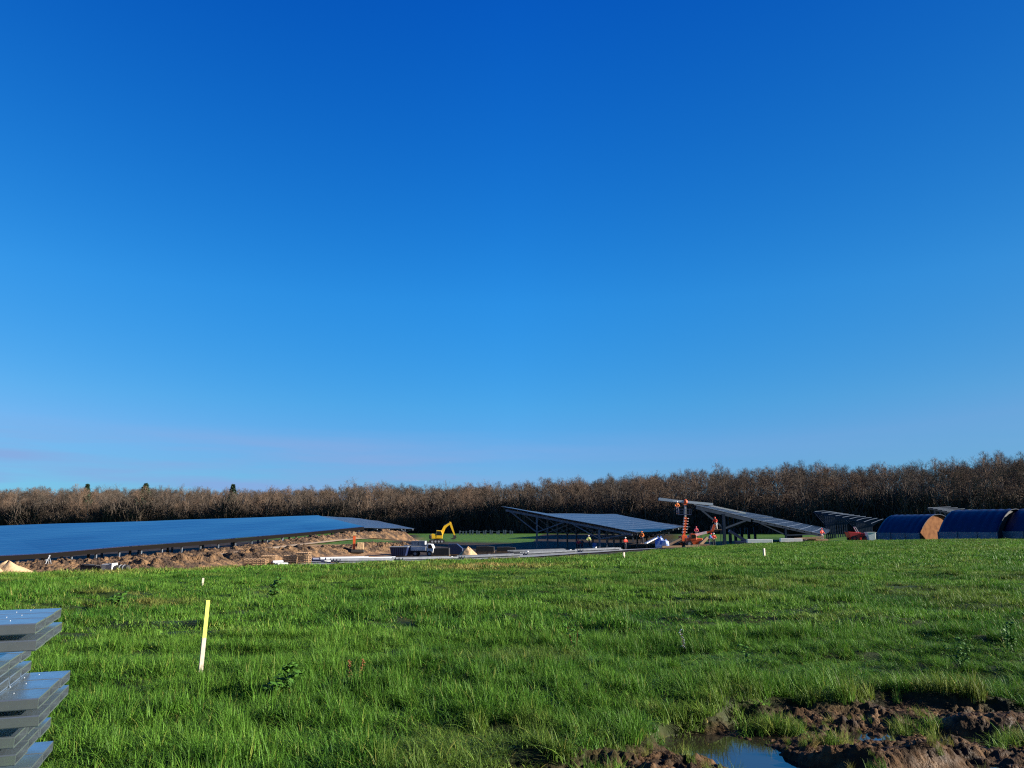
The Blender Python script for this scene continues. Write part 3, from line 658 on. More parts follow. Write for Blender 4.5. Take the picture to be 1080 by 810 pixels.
# open frame being built, right of the crane
canopy('canopy_frame', [(P(732, 532, 116), P(793, 546.5, 117)), (P(751, 534.5, 128), P(803, 545.6, 129)), (P(775, 538, 146), P(815, 545, 148))],
       'half built canopy with slate sheets and one heavy V strut, just right of the crane', 0, 6, (.50,), M['slate'], panel=True, sheet=True, purl=6, drop=.40, pw=.34, ppw=.12, vs=.42)
canopy('canopy_frame', [(P(791, 546.6, 117.5), P(868, 563.5, 118.5)), (P(803, 546, 130), P(874, 561, 131)), (P(815, 545.6, 148), P(876, 558, 150))],
       'low lattice frame under partly laid dark sheets, between the heavy strut and the soil heap', 0, 10, (.48,), M['slate'], panel=True, sheet=True, purl=10, drop=.3, pw=.22, ppw=.11, vs=.40)
canopy('canopy_frame', [(P(856, 538, 145), P(922, 552, 140)), (P(866, 537.5, 156), P(929, 549, 152)), (P(880, 539.5, 170), P(934, 547, 168))],
       'smaller bare steel frame of thin posts left of the blue tunnels', 0, 11, (.22, .72), M['slate'], panel=False, purl=9, drop=.3, pw=.17, ppw=.06)
canopy('canopy_frame', [(P(977, 534.5, 150), P(1010, 541.5, 150)), (P(1000, 533.5, 165), P(1050, 540.5, 162))],
       'bare steel frame whose top shows above the middle blue tunnel', 0, 6, (.25, .75), M['slate'], panel=False, purl=7, drop=.3, pw=.2, ppw=.07)
# white bar painting in the lit top line of the half built canopy
b = MB(); p0 = P(748, 533.2, 117); p1 = P(786, 541.3, 117); b.bar(p0, p1, .5, .22)
tag(b.build('lit_edge_strip', M['white']), 'white strip painting in the lit top edge of the half built canopy', 'lit edge strip')

# ------------------------------------------------------------------ tunnels under blue tarpaulin
def tunnel(pa, Ya, pb, Yb, H, wid, label, wall=1.2, ew='endwall'):
    """pa,pb: photo columns of the two ends of the wall that faces us"""
    A = Vector((PX(pa, Ya), Ya, 0)); B = Vector((PX(pb, Yb), Yb, 0)); d = (B-A); L_ = d.length; d.normalize(); pr_ = Vector((-d.y, d.x, 0)); C0 = A+pr_*wid/2
    yaw = math.atan2(d.y, d.x); g = min(TZ(A.x, A.y), TZ(B.x, B.y))
    t = thing('storage_tunnel', (C0.x, C0.y, g), yaw, label, 'storage tunnel', 'tunnels under blue tarpaulins')
    n = 16; pr = [(-math.cos(PI*i/n)*wid/2, wall+(1-abs(math.cos(PI*i/n))**2.1)*(H-wall)) for i in range(n+1)]
    nx_ = 22; V = []; Fq = []
    for s_ in (0, 1):
        for k in range(nx_+1):
            sag = .05*math.sin(k*PI*2/3.2)+.03*math.sin(k*2.3)
            for (y, z) in pr: V.append((k/nx_*L_, y*(1+(sag-.05*s_)/wid), wall+(z-wall)*(1+sag/H)-.06*s_))
    W = n+1; o = (nx_+1)*W
    for k in range(nx_):
        for i in range(n): a_ = k*W+i; Fq += [(a_, a_+1, a_+W+1, a_+W), (o+a_, o+a_+W, o+a_+W+1, o+a_+1)]
    for k in (0, nx_):
        for i in range(n): a_ = k*W+i; Fq.append((a_, a_+1, a_+1+o, a_+o))
    MB().add(V, Fq).build('tarpaulin', M['tarp'], t, smooth=True)
    w_ = MB()
    for y in (-wid/2, wid/2): w_.box((L_/2, y, wall/2-.1), (L_-.1, .12, wall+.2))
    w_.build('side_wall', M['lowwall'], t)
    for k in range(0, 7, 2): MB().bar((L_*k/6, -wid/2-.1, -.2), (L_*k/6, -wid/2-.1, wall+.05), .14).build('side_post', M['galv_far'], t)
    # back and inner end wall set a little way in from the open end
    inner = [(-wid/2+.15, -.2)]+[(y*.95, z-.12) for y, z in pr]+[(wid/2-.15, -.2)]
    MB().prism(inner, 'x', (L_-.35, 0, 0), .1).build('end_wall', M[ew], t)
    MB().prism(inner, 'x', (.3, 0, 0), .1).build('back_wall', M['lowwall'], t)
    hp = MB()
    for (y0, z0), (y1, z1) in zip(pr[:-1], pr[1:]): hp.bar((L_+.04, y0, z0), (L_+.04, y1, z1), .09, .07)
    for s_ in (-1, 1): hp.bar((L_+.04, s_*wid/2, -.2), (L_+.04, s_*wid/2, wall+.05), .14, .14)
    hp.build('end_hoop', M['slate'], t)
    return t
tunnel(924, 125, 969, 118, 4.1, 9.5, 'blue tarpaulin tunnel with a wide terracotta end wall, leftmost of the three')
tunnel(989, 115, 1051, 107, 4.5, 9.5, 'largest blue tarpaulin tunnel, between its two neighbours', ew='dark')  # dark end wall paints in the shade of the open end
tunnel(1057, 108, 1124, 100, 4.4, 9.5, 'blue tarpaulin tunnel cut off by the right edge of the photo')

# ------------------------------------------------------------------ earth banks, heaps
def ribbon_bank(name, pts, hw, label, m, seed, kind='structure', amp=.35, ny_=40, nx_=900):
    """pts: (px,Y,top_py) along the crest; real mound of soil standing on the ground"""
    C_ = [(PX(p, Y), Y, CAMZ-(q-HOR)/F*Y) for p, Y, q in pts]; xs = np.array([c[0] for c in C_]); ys = np.array([c[1] for c in C_]); zs = np.array([c[2] for c in C_])
    tt = np.linspace(0, len(C_)-1, nx_); k = np.arange(len(C_)); cx, cy, cz = np.interp(tt, k, xs), np.interp(tt, k, ys), np.interp(tt, k, zs)
    dx, dy = np.gradient(cx), np.gradient(cy); l = np.hypot(dx, dy)+1e-9; nxv, nyv = dy/l, -dx/l
    v = np.linspace(-1, 1, ny_); X = cx[:, None]+nxv[:, None]*v*hw; Y = cy[:, None]+nyv[:, None]*v*hw; G = terrain(X, Y, False)
    prof = np.clip(1-v*v, 0, 1)**.8; tip = np.minimum(1, np.minimum(tt, len(C_)-1-tt)*3)[:, None]
    h = np.maximum(.25, (cz[:, None]-terrain(cx, cy, False)[:, None]))
    Z = G-.12+prof*tip*(h+.12)
    d1, s1, r1 = worley(X*.9, Y*.9, seed); d2, s2, r2 = worley(X*1.9, Y*1.9, seed+1); d3, s3, r3 = worley(X*4, Y*4, seed+2)
    Z = Z+prof*tip*(amp*(np.sqrt(np.clip(1-d1*d1*1.4, 0, 1))*r1-.35)+amp*.7*(np.sqrt(np.clip(1-d2*d2*1.4, 0, 1))*r2-.3)+amp*.4*(np.sqrt(np.clip(1-d3*d3*1.4, 0, 1))*r3-.3)+amp*.7*(fbm(X*.5, Y*.5, seed, 2)-.5))
    id_ = np.arange(nx_*ny_).reshape(nx_, ny_); Fq = np.stack([id_[:-1, :-1], id_[1:, :-1], id_[1:, 1:], id_[:-1, 1:]], -1).reshape(-1, 4)
    return tag(link(name, np_mesh(name, np.stack([X, Y, Z], -1).reshape(-1, 3), Fq, m)), label, kind=kind)
ribbon_bank('earth_bank', [(-60, 78, 596), (0, 80, 595), (60, 82, 590.5), (120, 86, 588.5), (180, 92, 584), (230, 99, 579), (280, 108, 573.5), (330, 120, 566.5), (380, 135, 561), (438, 150, 559.5)], 3.2,
            'long bank of turned brown soil below the low edge of the blue canopy', M['soil'], 3, amp=.42)
ribbon_bank('earth_bank', [(30, 62, 602), (100, 63, 600), (150, 66, 592), (200, 70, 588), (235, 76, 585)], 3.2, 'broken rust brown soil heaped between canopy and field', M['soil'], 14, amp=.5, nx_=600)
ribbon_bank('earth_bank', [(232, 80, 588), (270, 84, 580), (310, 90, 577), (350, 98, 576.5), (390, 104, 573.5), (425, 108, 572.5), (440, 110, 576)], 2.8, 'lower clumpy bank of dark brown soil left of the white truck', M['soil'], 23, amp=.4, nx_=600)
def path_ribbon(name, pts, hw, label, m, kind='structure', lift=.03):
    xs = [(PX(p, Y), Y) for p, Y in pts]; n = 60; k = np.linspace(0, len(xs)-1, n); cx = np.interp(k, range(len(xs)), [a for a, b in xs]); cy = np.interp(k, range(len(xs)), [b for a, b in xs])
    dx, dy = np.gradient(cx), np.gradient(cy); l = np.hypot(dx, dy); v = np.linspace(-1, 1, 7); X = cx[:, None]+(dy/l)[:, None]*v*hw; Y = cy[:, None]-(dx/l)[:, None]*v*hw
    Z = terrain(X, Y, False)+lift+.1*(1-v*v)*0; id_ = np.arange(n*7).reshape(n, 7); Fq = np.stack([id_[:-1, :-1], id_[1:, :-1], id_[1:, 1:], id_[:-1, 1:]], -1).reshape(-1, 4)
    return tag(link(name, np_mesh(name, np.stack([X, Y, Z], -1).reshape(-1, 3), Fq, m, True)), label, kind=kind)
M['track'] = mat('pale_dust_track', (.50, .36, .22), .95, noise=(.6, (.38, .25, .14), .4, .7))
M['gravel'] = mat('grey_crushed_stone', (.24, .25, .27), .9, noise=(2, (.16, .17, .19), .35, .7), bump=(12, .6, .05))
path_ribbon('track', [(200, 82), (250, 96), (300, 108), (345, 118), (390, 130), (440, 142)], 2.2, 'pale dusty track climbing between the soil banks', M['track'], lift=.12)
path_ribbon('gravel_strip', [(300, 60), (380, 67), (450, 74), (560, 88), (640, 100), (690, 106)], 3.2, 'grey stone strip along the far edge of the field', M['gravel'], lift=.10)
def heap(name, px, Y, w, h, label, m, cat='sand heap', group=None, seed=1):
    x = PX(px, Y); z = TZ(x, Y); n = 36; ring = 16; V = []; Fq = []
    for j in range(ring+1):
        rr_ = j/ring
        for i in range(n):
            a = 2*PI*i/n; k = rr_*w/2*(1+.13*math.sin(a*2+seed)+.07*math.sin(a*5+seed*3)); X_, Y_ = k*math.cos(a), k*math.sin(a)*.8
            zz = h*(1-rr_**1.15)*(1+.06*math.sin(a*3+rr_*6+seed))+h*.05*(float(vnoise(np.array([X_*3+seed*9]), np.array([Y_*3]))[0])-.5)-.05
            V.append((X_, Y_, zz))
    for j in range(ring):
        for i in range(n): Fq.append((j*n+i, j*n+(i+1) % n, (j+1)*n+(i+1) % n, (j+1)*n+i))
    o = MB().add(V, Fq).build(name, m, smooth=True); o.location = (x, Y, z); return tag(o, label, cat, group)
heap('sand_heap', 13, 56, 3.9, 1.05, 'larger cone of pale sand, in front of the blue canopy', M['sand'], group='sand heaps', seed=2)
heap('sand_heap', -3, 55, 3.0, .72, 'lower heap of pale sand cut off by the left edge', M['sand'], group='sand heaps', seed=5)
heap('sand_heap', 494, 93, 2.6, 1.25, 'small steep heap of orange sand right of the white truck', M['sand'], group='sand heaps', seed=7)

# ------------------------------------------------------------------ excavator
def lathe_wheel(t, name, p, r, w, sub=None, axis='y'):
    a = Vector(p); d = Vector((0, w/2, 0)) if axis == 'y' else Vector((w/2, 0, 0))
    tyre = MB().tube(a-d, a+d, r, r, 18).build('wheel', M['dark'], t, smooth=False)
    MB().tube(a-d*1.06, a+d*1.06, r*.5, r*.5, 12).build('rim', sub or M['grey'], tyre)
    return tyre
ex = thing('excavator', (PX(461, 132), 132, TZ(PX(461, 132), 132)), math.radians(8), 'yellow tracked excavator with raised bent arm on the green strip', 'excavator')
for s_ in (-1, 1):
    tr = MB().prism([(-1.5, .3), (-1.2, .05), (1.2, .05), (1.5, .3), (1.45, .6), (1.15, .75), (-1.15, .75), (-1.45, .6)], 'y', (0, s_*.85, 0), .45).build('track', M['dark'], ex)
    for k in range(4): MB().tube((-.95+.63*k, s_*.62-.0, .38), (-.95+.63*k, s_*1.1, .38), .2, n=10).build('road_wheel', M['grey'], tr)
MB().tube((0, 0, .6), (0, 0, .95), .55, n=16).build('turntable', M['dark'], ex)
MB().prism([(-1.35, .9), (1.0, .9), (1.05, 1.25), (.5, 1.7), (-1.0, 1.85), (-1.45, 1.6)], 'y', (0, 0, 0), 1.9).build('engine_housing', M['yellow'], ex, bevel=.05)
MB().box((-1.25, 0, 1.25), (.5, 1.95, .75)).build('counterweight', M['dark'], ex, bevel=.08)
cb = MB().prism([(-.35, 1.0), (.85, 1.0), (.95, 1.7), (.7, 2.45), (-.3, 2.5)], 'y', (.15, -.55, 0), .85).build('cab', M['yellow'], ex, bevel=.04)
MB().prism([(-.2, 1.6), (.8, 1.6), (.6, 2.3), (-.2, 2.35)], 'y', (.15, -.99, 0), .03).build('window', M['glass'], cb)
MB().prism([(.6, 1.2), (1.0, 1.0), (1.7, 2.9), (2.7, 3.75), (2.6, 4.05), (1.35, 3.3), (.75, 2.2)], 'y', (0, .25, 0), .28).build('boom', M['yellow'], ex)
MB().prism([(2.45, 4.15), (2.8, 4.05), (3.65, 1.5), (3.45, 1.4), (2.5, 3.5)], 'y', (.0, .25, 0), .22).build('stick', M['yellow'], ex)
MB().bar((1.5, .25, 3.5), (2.55, .25, 4.1), .1).build('hydraulic_ram', M['galv_far'], ex)
MB().prism([(3.2, 1.55), (3.75, 1.55), (3.85, 1.05), (3.5, .75), (2.9, .75), (2.85, .95), (3.3, 1.1)], 'y', (0, .25, 0), .75).build('bucket', M['dark'], ex)
ex.scale = (.88, 1.1, .90)

# ------------------------------------------------------------------ small white truck, skips, covered stacks
tx = PX(447, 98); tk = thing('flatbed_truck', (tx, 98, TZ(tx, 98)), math.radians(-6), 'small white flatbed truck carrying grey boxes, parked behind the stone strip', 'truck')
MB().box((-.1, 0, .62), (2.6, 1.15, .16)).build('chassis', M['dark'], tk)
c_ = MB().prism([(-.05, .45), (.75, .45), (.82, .95), (.55, 1.55), (-.05, 1.6)], 'y', (.65, 0, 0), 1.2).build('cab', M['white'], tk, bevel=.04)
MB().prism([(.1, 1.02), (.72, 1.02), (.5, 1.46), (.1, 1.5)], 'y', (.65, -.61, 0), .02).build('side_window', M['glass'], c_)
MB().box((-.5, 0, .98), (2.0, 1.35, .5)).build('flatbed', M['white'], tk, bevel=.02)
for p in ((-.9, -.6, .36), (.95, -.6, .36), (-.9, .6, .36), (.95, .6, .36)): lathe_wheel(tk, 'w', p, .36, .22)
bx = MB().box((0, 0, .34), (.85, 1.0, .66)).box((0, 0, .69), (.89, 1.04, .05))
for i, (dx_, w_, lb) in enumerate(((-1.02, 1, 'grey box on the rear half of the white flatbed truck'), (-.12, 1, 'grey box on the white flatbed truck, next to its cab'))):
    o = bx.build('grey_box', M['grey'], bevel=.02); o.location = tk.location+Vector((dx_, .03-dx_*.1, 1.235)); o.rotation_euler = tk.rotation_euler; tag(o, lb, 'box', 'grey boxes on the truck')
def skip(px, Y, L_, H_, label, m, rz=0):
    x = PX(px, Y); t = thing('skip', (x, Y, TZ(x, Y)), rz, label, 'skip', 'dark skips beside the truck')
    MB().prism([(-L_/2+.25, .1), (L_/2-.25, .1), (L_/2, H_), (-L_/2, H_)], 'y', (0, 0, 0), 1.6).build('hull', m, t, bevel=.02)
    r_ = MB()
    for k in range(6): r_.box((-L_/2+.45+k*(L_-.9)/5, -.83, H_*.55), (.08, .07, H_*.8))
    r_.build('ribs', m, t)
    MB().box((0, 0, H_+.04), (L_+.1, 1.72, .08)).build('rim', M['grey'], t)
    return t
skip(422, 96, 2.2, 1.15, 'dark navy skip left of the white truck', M['navy'])
skip(433, 99, 1.4, 1.2, 'short blue black skip touching the back of the white truck', M['navy'], .1)
def covered(px, Y, w, d, h, label, m=None, slope=0., rz=0.):
    x = PX(px, Y); t = thing('covered_pallet', (x, Y, TZ(x, Y)), rz, label, 'covered pallet', 'covered stacks on pallets')
    pl = MB()
    for yy in (-d/2+.08, 0, d/2-.08): pl.box((0, yy, .07), (w, .1, .1))
    pl.box((0, 0, .14), (w, d, .03)); pl.build('pallet', M['wood'], t)
    MB().prism([(-w/2+.04, .16), (w/2-.04, .16), (w/2-.06, h-slope), (w*.1, h), (-w/2+.06, h-.03)], 'y', (0, 0, 0), d-.06).build('cover', m or M['navy'], t, bevel=.03)
    return t
covered(466, 98, 2.2, 1.4, 1.05, 'dark covered stack immediately right of the white truck', M['dark'])
covered(481, 100, 2.0, 1.6, 1.5, 'navy covered stack with a sloping top behind the orange sand heap', M['navy'], .6)
covered(512, 106, 2.6, 1.4, .95, 'low dark covered stack right of the orange sand heap', M['dark'], .1)
covered(534, 108, 2.8, 1.4, .75, 'lowest dark covered stack, under the high corner of the middle canopy', M['dark'], .1)
# pallets and crates near the left
x = PX(102, 52); t = thing('black_crate', (x, 52, TZ(x, 52)), 0, 'black crate with open side bars standing at the field edge', 'crate', 'crates at the field edge')
MB().box((0, 0, .32), (.75, .6, .55)).build('crate_body', M['dark'], t, bevel=.02); MB().box((0, 0, .62), (.8, .65, .05)).build('crate_rim', M['dark'], t)
o2 = copy_tree(t); o2.location = (PX(96, 52.6)-.1, 52.8, TZ(PX(96, 52.6), 52.8)); o2['label'] = 'black crate at the far left of the small crate row'; o2.scale = (.8, 1, 1.05)
x = PX(119, 52); t = thing('water_tank', (x, 52, TZ(x, 52)), 0, 'pale grey plastic tank between the black crates and a dark drum', 'tank')
MB().box((0, 0, .38), (.72, .7, .66)).build('tank_body', M['grey'], t, bevel=.06); MB().box((.38, 0, .38), (.05, .74, .74)).build('side_frame', M['white'], t); MB().tube((0, 0, .7), (0, 0, .78), .09).build('cap', M['dark'], t)
x = PX(133, 52); t = thing('oil_drum', (x, 52, TZ(x, 52)), 0, 'dark drum lying on its side right of the grey tank', 'drum')
MB().tube((-.42, 0, .3), (.42, 0, .3), .29, n=20).build('drum_shell', M['dark'], t); MB().tube((-.12, 0, .3), (-.06, 0, .3), .31, n=20).tube((.12, 0, .3), (.18, 0, .3), .31, n=20).build('hoops', M['grey'], t)
def pallet_stack(px, Y, n_, label, w=1.2, rz=0):
    x = PX(px, Y); t = thing('timber_stack', (x, Y, TZ(x, Y)), rz, label, 'timber stack', 'stacks of timber pallets'); r = random.Random(int(px))
    for k in range(n_):
        b = MB(); z = .02+k*.15
        for yy in (-.45, 0, .45): b.box((0, yy, z+.05), (w, .1, .09))
        for i in range(6): b.box((-w/2+.08+i*(w-.16)/5, 0, z+.112), (.11, 1.0, .025))
        o = b.build('pallet', M['wood'], t); o.rotation_euler.z = r.uniform(-.06, .06)
    return t
pallet_stack(272, 64, 5, 'leftmost low stack of wooden pallets below the soil bank', 1.9)
pallet_stack(286, 65, 6, 'wooden pallet stack second from the left below the soil bank', 1.2, .1)
pallet_stack(310, 66, 6, 'wooden pallet stack beside a black box, middle of the row', 1.3, -.1)
pallet_stack(322, 66, 7, 'tallest orange wooden pallet stack at the right end of the row', 1.1)
def pipes(px0, px1, Y0, Y1, n_, r_, label, m, name='pipe_bundle', cat='pipes'):
    a = Vector((PX(px0, Y0), Y0, 0)); b_ = Vector((PX(px1, Y1), Y1, 0)); a.z = TZ(a.x, a.y)+.12; b_.z = TZ(b_.x, b_.y)+.12
    t = thing(name, a, 0, label, cat, 'pipes and beams laid on the ground')
    d = (b_-a); s = Vector((d.y, -d.x, 0)).normalized(); rr_ = random.Random(int(px0*7))
    for k in range(n_):
        of = s*(k-(n_-1)/2)*r_*2.2+Vector((0, 0, r_+(.0 if k % 3 else r_*1.8)))
        (MB().bar(of, of+d*rr_.uniform(.85, 1.0), r_*1.8, r_*1.8) if name != 'pipe_bundle' else MB().tube(of, of+d*rr_.uniform(.85, 1), r_, n=8)).build('pipe' if name == 'pipe_bundle' else 'beam', m, t)
    return t
pipes(328, 352, 68, 70, 4, .12, 'bundle of dark blue pipes right of the wooden pallets', M['navy'])
pipes(342, 392, 67, 72, 4, .11, 'bundle of long white pipes on the stone strip', M['pipe'])
pipes(388, 420, 71, 76, 3, .10, 'short bundle of pale pipes ending below the navy skip', M['pipe'])
pipes(292, 306, 64, 66, 3, .10, 'small bundle of grey pipes between two wooden pallet stacks', M['pipe'])
for i, (a, b_, ya, yb, lb) in enumerate(((355, 415, 66, 70, 'long flat row of galvanised beams below the dark skips'), (420, 480, 72, 77, 'long flat row of galvanised beams in front of the white truck'), (486, 548, 80, 84, 'flat row of galvanised beams before the orange sand heap'),
        (552, 604, 90, 94, 'flat row of galvanised beams below the left post of the middle canopy'), (610, 655, 97, 101, 'flat row of galvanised beams before the workers under the canopy'), (538, 600, 102, 106, 'raised row of beams on blocks under the middle canopy'))):
    pipes(a, b_, ya, yb, 10, .085, lb, M['galv_ground'], 'beam_row', 'steel beams')
rb = random.Random(4)
BL = [(402, 71), (424, 74), (437, 76), (447, 75), (468, 80), (477, 82), (508, 87), (516, 84), (556, 95), (583, 97), (601, 99)]
pb = MB().box((0, 0, .14), (.34, .3, .26), taper=.8).mesh('spacer_block', M['white'], bevel=.03)
for i, (p, Y) in enumerate(BL):
    x = PX(p, Y); o = link('concrete_block', pb); o.location = (x, Y, TZ(x, Y)+.09); o.rotation_euler.z = rb.uniform(0, 3); tag(o, 'small white concrete block standing on the grey stone strip', 'block', 'white blocks along the stone strip'); o.scale = (rb.uniform(.8, 1.3),)*3

# small piling rig on the green patch
x = PX(378, 98); t = thing('piling_rig', (x, 98, TZ(x, 98)), .2, 'small sand coloured piling rig with an upright mast between the soil banks', 'piling rig')
MB().box((0, 0, .3), (1.7, .9, .42)).build('crawler', M['dark'], t, bevel=.08); MB().box((.35, 0, .95), (.9, .8, .9)).build('engine_box', M['sand'], t, bevel=.05)
MB().box((-.45, 0, 1.35), (.32, .34, 2.5)).build('mast', M['orange'], t); MB().box((-.45, 0, 2.5), (.42, .44, .45)).build('hammer', M['sand'], t)

# row of pale upright posts at the far wood edge
t = thing('post_fence', (PX(485, 225), 225, TZ(PX(485, 225), 225)), 0, 'row of pale grey upright posts at the foot of the dark wood', 'fence')
g0 = t.location.copy(); 
for k in range(17):
    px = 485+3.5*k+.8*math.sin(k*3); x = PX(px, 225); z = TZ(x, 225); MB().box((x-g0.x, 0, z-g0.z+.55), (.42, .25, 1.3+.3*math.sin(k*5))).build('post', M['galv_far'], t)
MB().bar((0, .2, .95), (PX(541, 225)-g0.x, .2, .95+TZ(PX(541, 225), 225)-g0.z), .12).build('rail', M['galv_far'], t)

# ------------------------------------------------------------------ people
def skinned(name, joints, edges, rad, m, parent, sub=1):
    me_ = bpy.data.meshes.new(name); me_.from_pydata(joints, edges, []); o = bpy.data.objects.new(name, me_); COL.objects.link(o)
    sk = o.modifiers.new('skin', 'SKIN'); sv = me_.skin_vertices[0].data
    for i, r_ in enumerate(rad): sv[i].radius = (r_, r_*(.72 if i < 3 else 1.0)) if isinstance(r_, float) else r_
    sv[0].use_root = True
    ss = o.modifiers.new('sub', 'SUBSURF'); ss.levels = sub; ss.render_levels = sub
    dg = bpy.context.evaluated_depsgraph_get(); nm = bpy.data.meshes.new_from_object(o.evaluated_get(dg)); bpy.data.objects.remove(o)
    nm.materials.clear(); nm.materials.append(m); nm.polygons.foreach_set('use_smooth', [True]*len(nm.polygons))
    return link(name, nm, parent)
def person(px, py, Y, label, jacket, trousers, helmet, rz=0, pose='stand', z=None, group='workers on the building site'):
    x = PX(px, Y); zz = TZ(x, Y) if z is None else z
    t = thing('person', (x, Y, zz), rz, label, 'person', group)
    ln = {'stand': 0, 'bend': .38, 'sit': .05}[pose]; lo = -.42 if pose == 'sit' else 0
    pel = Vector((0, 0, .95+lo)); che = pel+Vector((0, -.45*ln, .38)); nk = pel+Vector((0, -.75*ln, .55)); hd = nk+Vector((0, -.05, .17)); 
    J = [pel, che, nk, hd]; R_ = [.15, .18, .07, .10]; E = [(0, 1), (1, 2), (2, 3)]
    for s_ in (-1, 1):
        b = len(J); sh = che+Vector((s_*.2, 0, .1)); el = sh+Vector((s_*.10, -.10-.2*ln, -.27)); wr = el+Vector((-s_*.04, -.22, -.08)); ha = wr+Vector((0, -.09, -.01))
        J += [sh, el, wr, ha]; R_ += [.065, .048, .035, .035]; E += [(1, b), (b, b+1), (b+1, b+2), (b+2, b+3)]
        b = len(J)
        if pose == 'sit': hip, kn, an = pel+Vector((s_*.1, 0, -.05)), pel+Vector((s_*.12, -.42, -.04)), pel+Vector((s_*.12, -.44, -.46))
        else: hip, kn, an = pel+Vector((s_*.1, 0, -.08)), Vector((s_*.12, -.05, .5)), Vector((s_*.13, .02+.1*s_, .09))
        J += [hip, kn, an, an+Vector((0, -.16, -.04))]; R_ += [.095, .065, .05, .045]; E += [(0, b), (b, b+1), (b+1, b+2), (b+2, b+3)]
    R_ = [float(a) for a in R_]
    body = skinned('body', [tuple(j) for j in J], E, R_, M['skin'], t)
    me_ = body.data   # five short fingers and a face join the same mesh
    bm = bmesh.new(); bm.from_mesh(me_); fb = MB()
    for b in (7, 15):
        hnd = J[b]
        for k in range(4): fb.tube(hnd+Vector(((k-1.5)*.02, -.02, 0)), hnd+Vector(((k-1.5)*.022, -.09+abs(k-1.5)*.008, -.03)), .010, .007, 5)
        fb.tube(hnd+Vector((.03, .02, 0)), hnd+Vector((.055, -.03, -.02)), .011, .008, 5)
    fb.tube(hd+Vector((0, -.085, .0)), hd+Vector((0, -.115, -.025)), .012, .016, 5)
    tm_ = fb.mesh('f'); bm.from_mesh(tm_); bm.to_mesh(me_); bm.free(); me_.polygons.foreach_set('use_smooth', [True]*len(me_.polygons))
    up = [0, 1, 2, 4, 5, 6, 12, 13, 14]; mp = {a: i for i, a in enumerate(up)}
    jj = [tuple(J[a]) for a in up]; ee = [(0, 1), (1, 2), (1, 3), (3, 4), (4, 5), (1, 6), (6, 7), (7, 8)]
    jk = skinned('jacket', jj, ee, [.19, .22, .075, .09, .072, .055, .09, .072, .055], jacket, t)
    lo_ = [0, 8, 9, 10, 16, 17, 18]; jj = [tuple(J[a]) for a in lo_]
    skinned('trousers', jj, [(0, 1), (1, 2), (2, 3), (0, 4), (4, 5), (5, 6)], [.18, .12, .09, .075, .12, .09, .075], trousers, t)
    MB().ball(hd+Vector((0, .01, .03)), .135, 12, 5, .9, True).box(hd+Vector((0, -.13, .035)), (.16, .12, .015)).build('helmet', helmet, t, smooth=True)
    return t
# ------------------------------------------------------------------ crane lift and lorry-loader
cx = PX(722, 108); cz = TZ(cx, 108)
cr = thing('boom_lift', (cx, 108, cz), math.radians(5), 'orange boom lift with its upright mast raised beside the half built canopy', 'boom lift')
MB().box((0, 0, .55), (2.6, 1.7, .5)).build('chassis', M['dark'], cr, bevel=.06)
for p in ((-.95, -.85, .42), (.95, -.85, .42), (-.95, .85, .42), (.95, .85, .42)): lathe_wheel(cr, 'w', p, .42, .35, M['orange'])
MB().box((-.1, 0, 1.2), (1.3, 1.5, .8)).build('turret', M['orange'], cr, bevel=.06)
MB().bar((-.25, 0, 1.3), (.15, 0, 4.2), .34, .38).build('mast_base', M['orange'], cr)
MB().bar((.15, -.0, 4.2), (.25, 0, 6.1), .24, .26).build('mast_top', M['grey'], cr)
lm = MB()
for k in range(6): lm.box((-.34+k*.07, -.02, 2.1+k*.38), (.12, .5, .10)); lm.box((.18+k*.07, -.02, 2.1+k*.38), (.12, .5, .10))
lm.build('mast_clamps', M['white'], cr)
MB().ball((.25, 0, 6.35), .36, 12, 6).box((.25, 0, 6.1), (.5, .4, .4)).build('mast_head', M['orange'], cr, smooth=False)
bk = MB().box((-.15, -.65, 4.55), (1.7, .85, .12))
for z_ in (4.9, 5.3): 
    for yy in (-1.05, -.25): bk.box((-.15, yy, z_), (1.7, .05, .05))
    for xx in (-1.0, .7): bk.box((xx, -.65, z_), (.05, .85, .05))
for xx in (-1.0, -.15, .7):
    for yy in (-1.05, -.25): bk.box((xx, yy, 4.95), (.05, .05, .8))
bk.build('basket', M['navy'], cr)
hb = thing('steel_beam', P(723.5, 529.3, 108), 0, 'long pale steel beam held level at the top of the orange mast', 'steel beam')
MB().bar(P(695, 526.3, 108)-hb.location, P(709, 528.2, 108.0)-hb.location, .5, .40).bar(P(709, 528.2, 108.0)-hb.location, P(751.5, 532.0, 108.2)-hb.location, .5, .36).build('beam_web', M['pale_steel'], hb)
MB().bar(P(695, 527.9, 108)-hb.location, P(751.5, 533.4, 108.2)-hb.location, .6, .05).build('lower_flange', M['galv_far'], hb)
person(715, 0, 107.3, 'worker in orange top standing in the raised basket of the boom lift', M['hi_orange'], M['navy'], M['white'], 0, z=cz+4.6)
tl = thing('telehandler', (PX(733, 106), 106, TZ(PX(733, 106), 106)), 0, 'low orange telehandler with a pale boom pointing right below the half built canopy', 'telehandler')
MB().box((-.3, 0, .8), (2.2, 1.5, .7)).build('body', M['orange'], tl, bevel=.08)
cbb = MB().prism([(-.5, .9), (.4, .9), (.25, 1.75), (-.45, 1.8)], 'y', (-.4, -.4, 0), .8).build('cab', M['orange'], tl, bevel=.03); MB().box((-.42, -.81, 1.4), (.6, .02, .45)).build('window', M['glass'], cbb)
for p in ((-1.1, -.75, .42), (.6, -.75, .42), (-1.1, .75, .42), (.6, .75, .42)): lathe_wheel(tl, 'w', p, .42, .32)
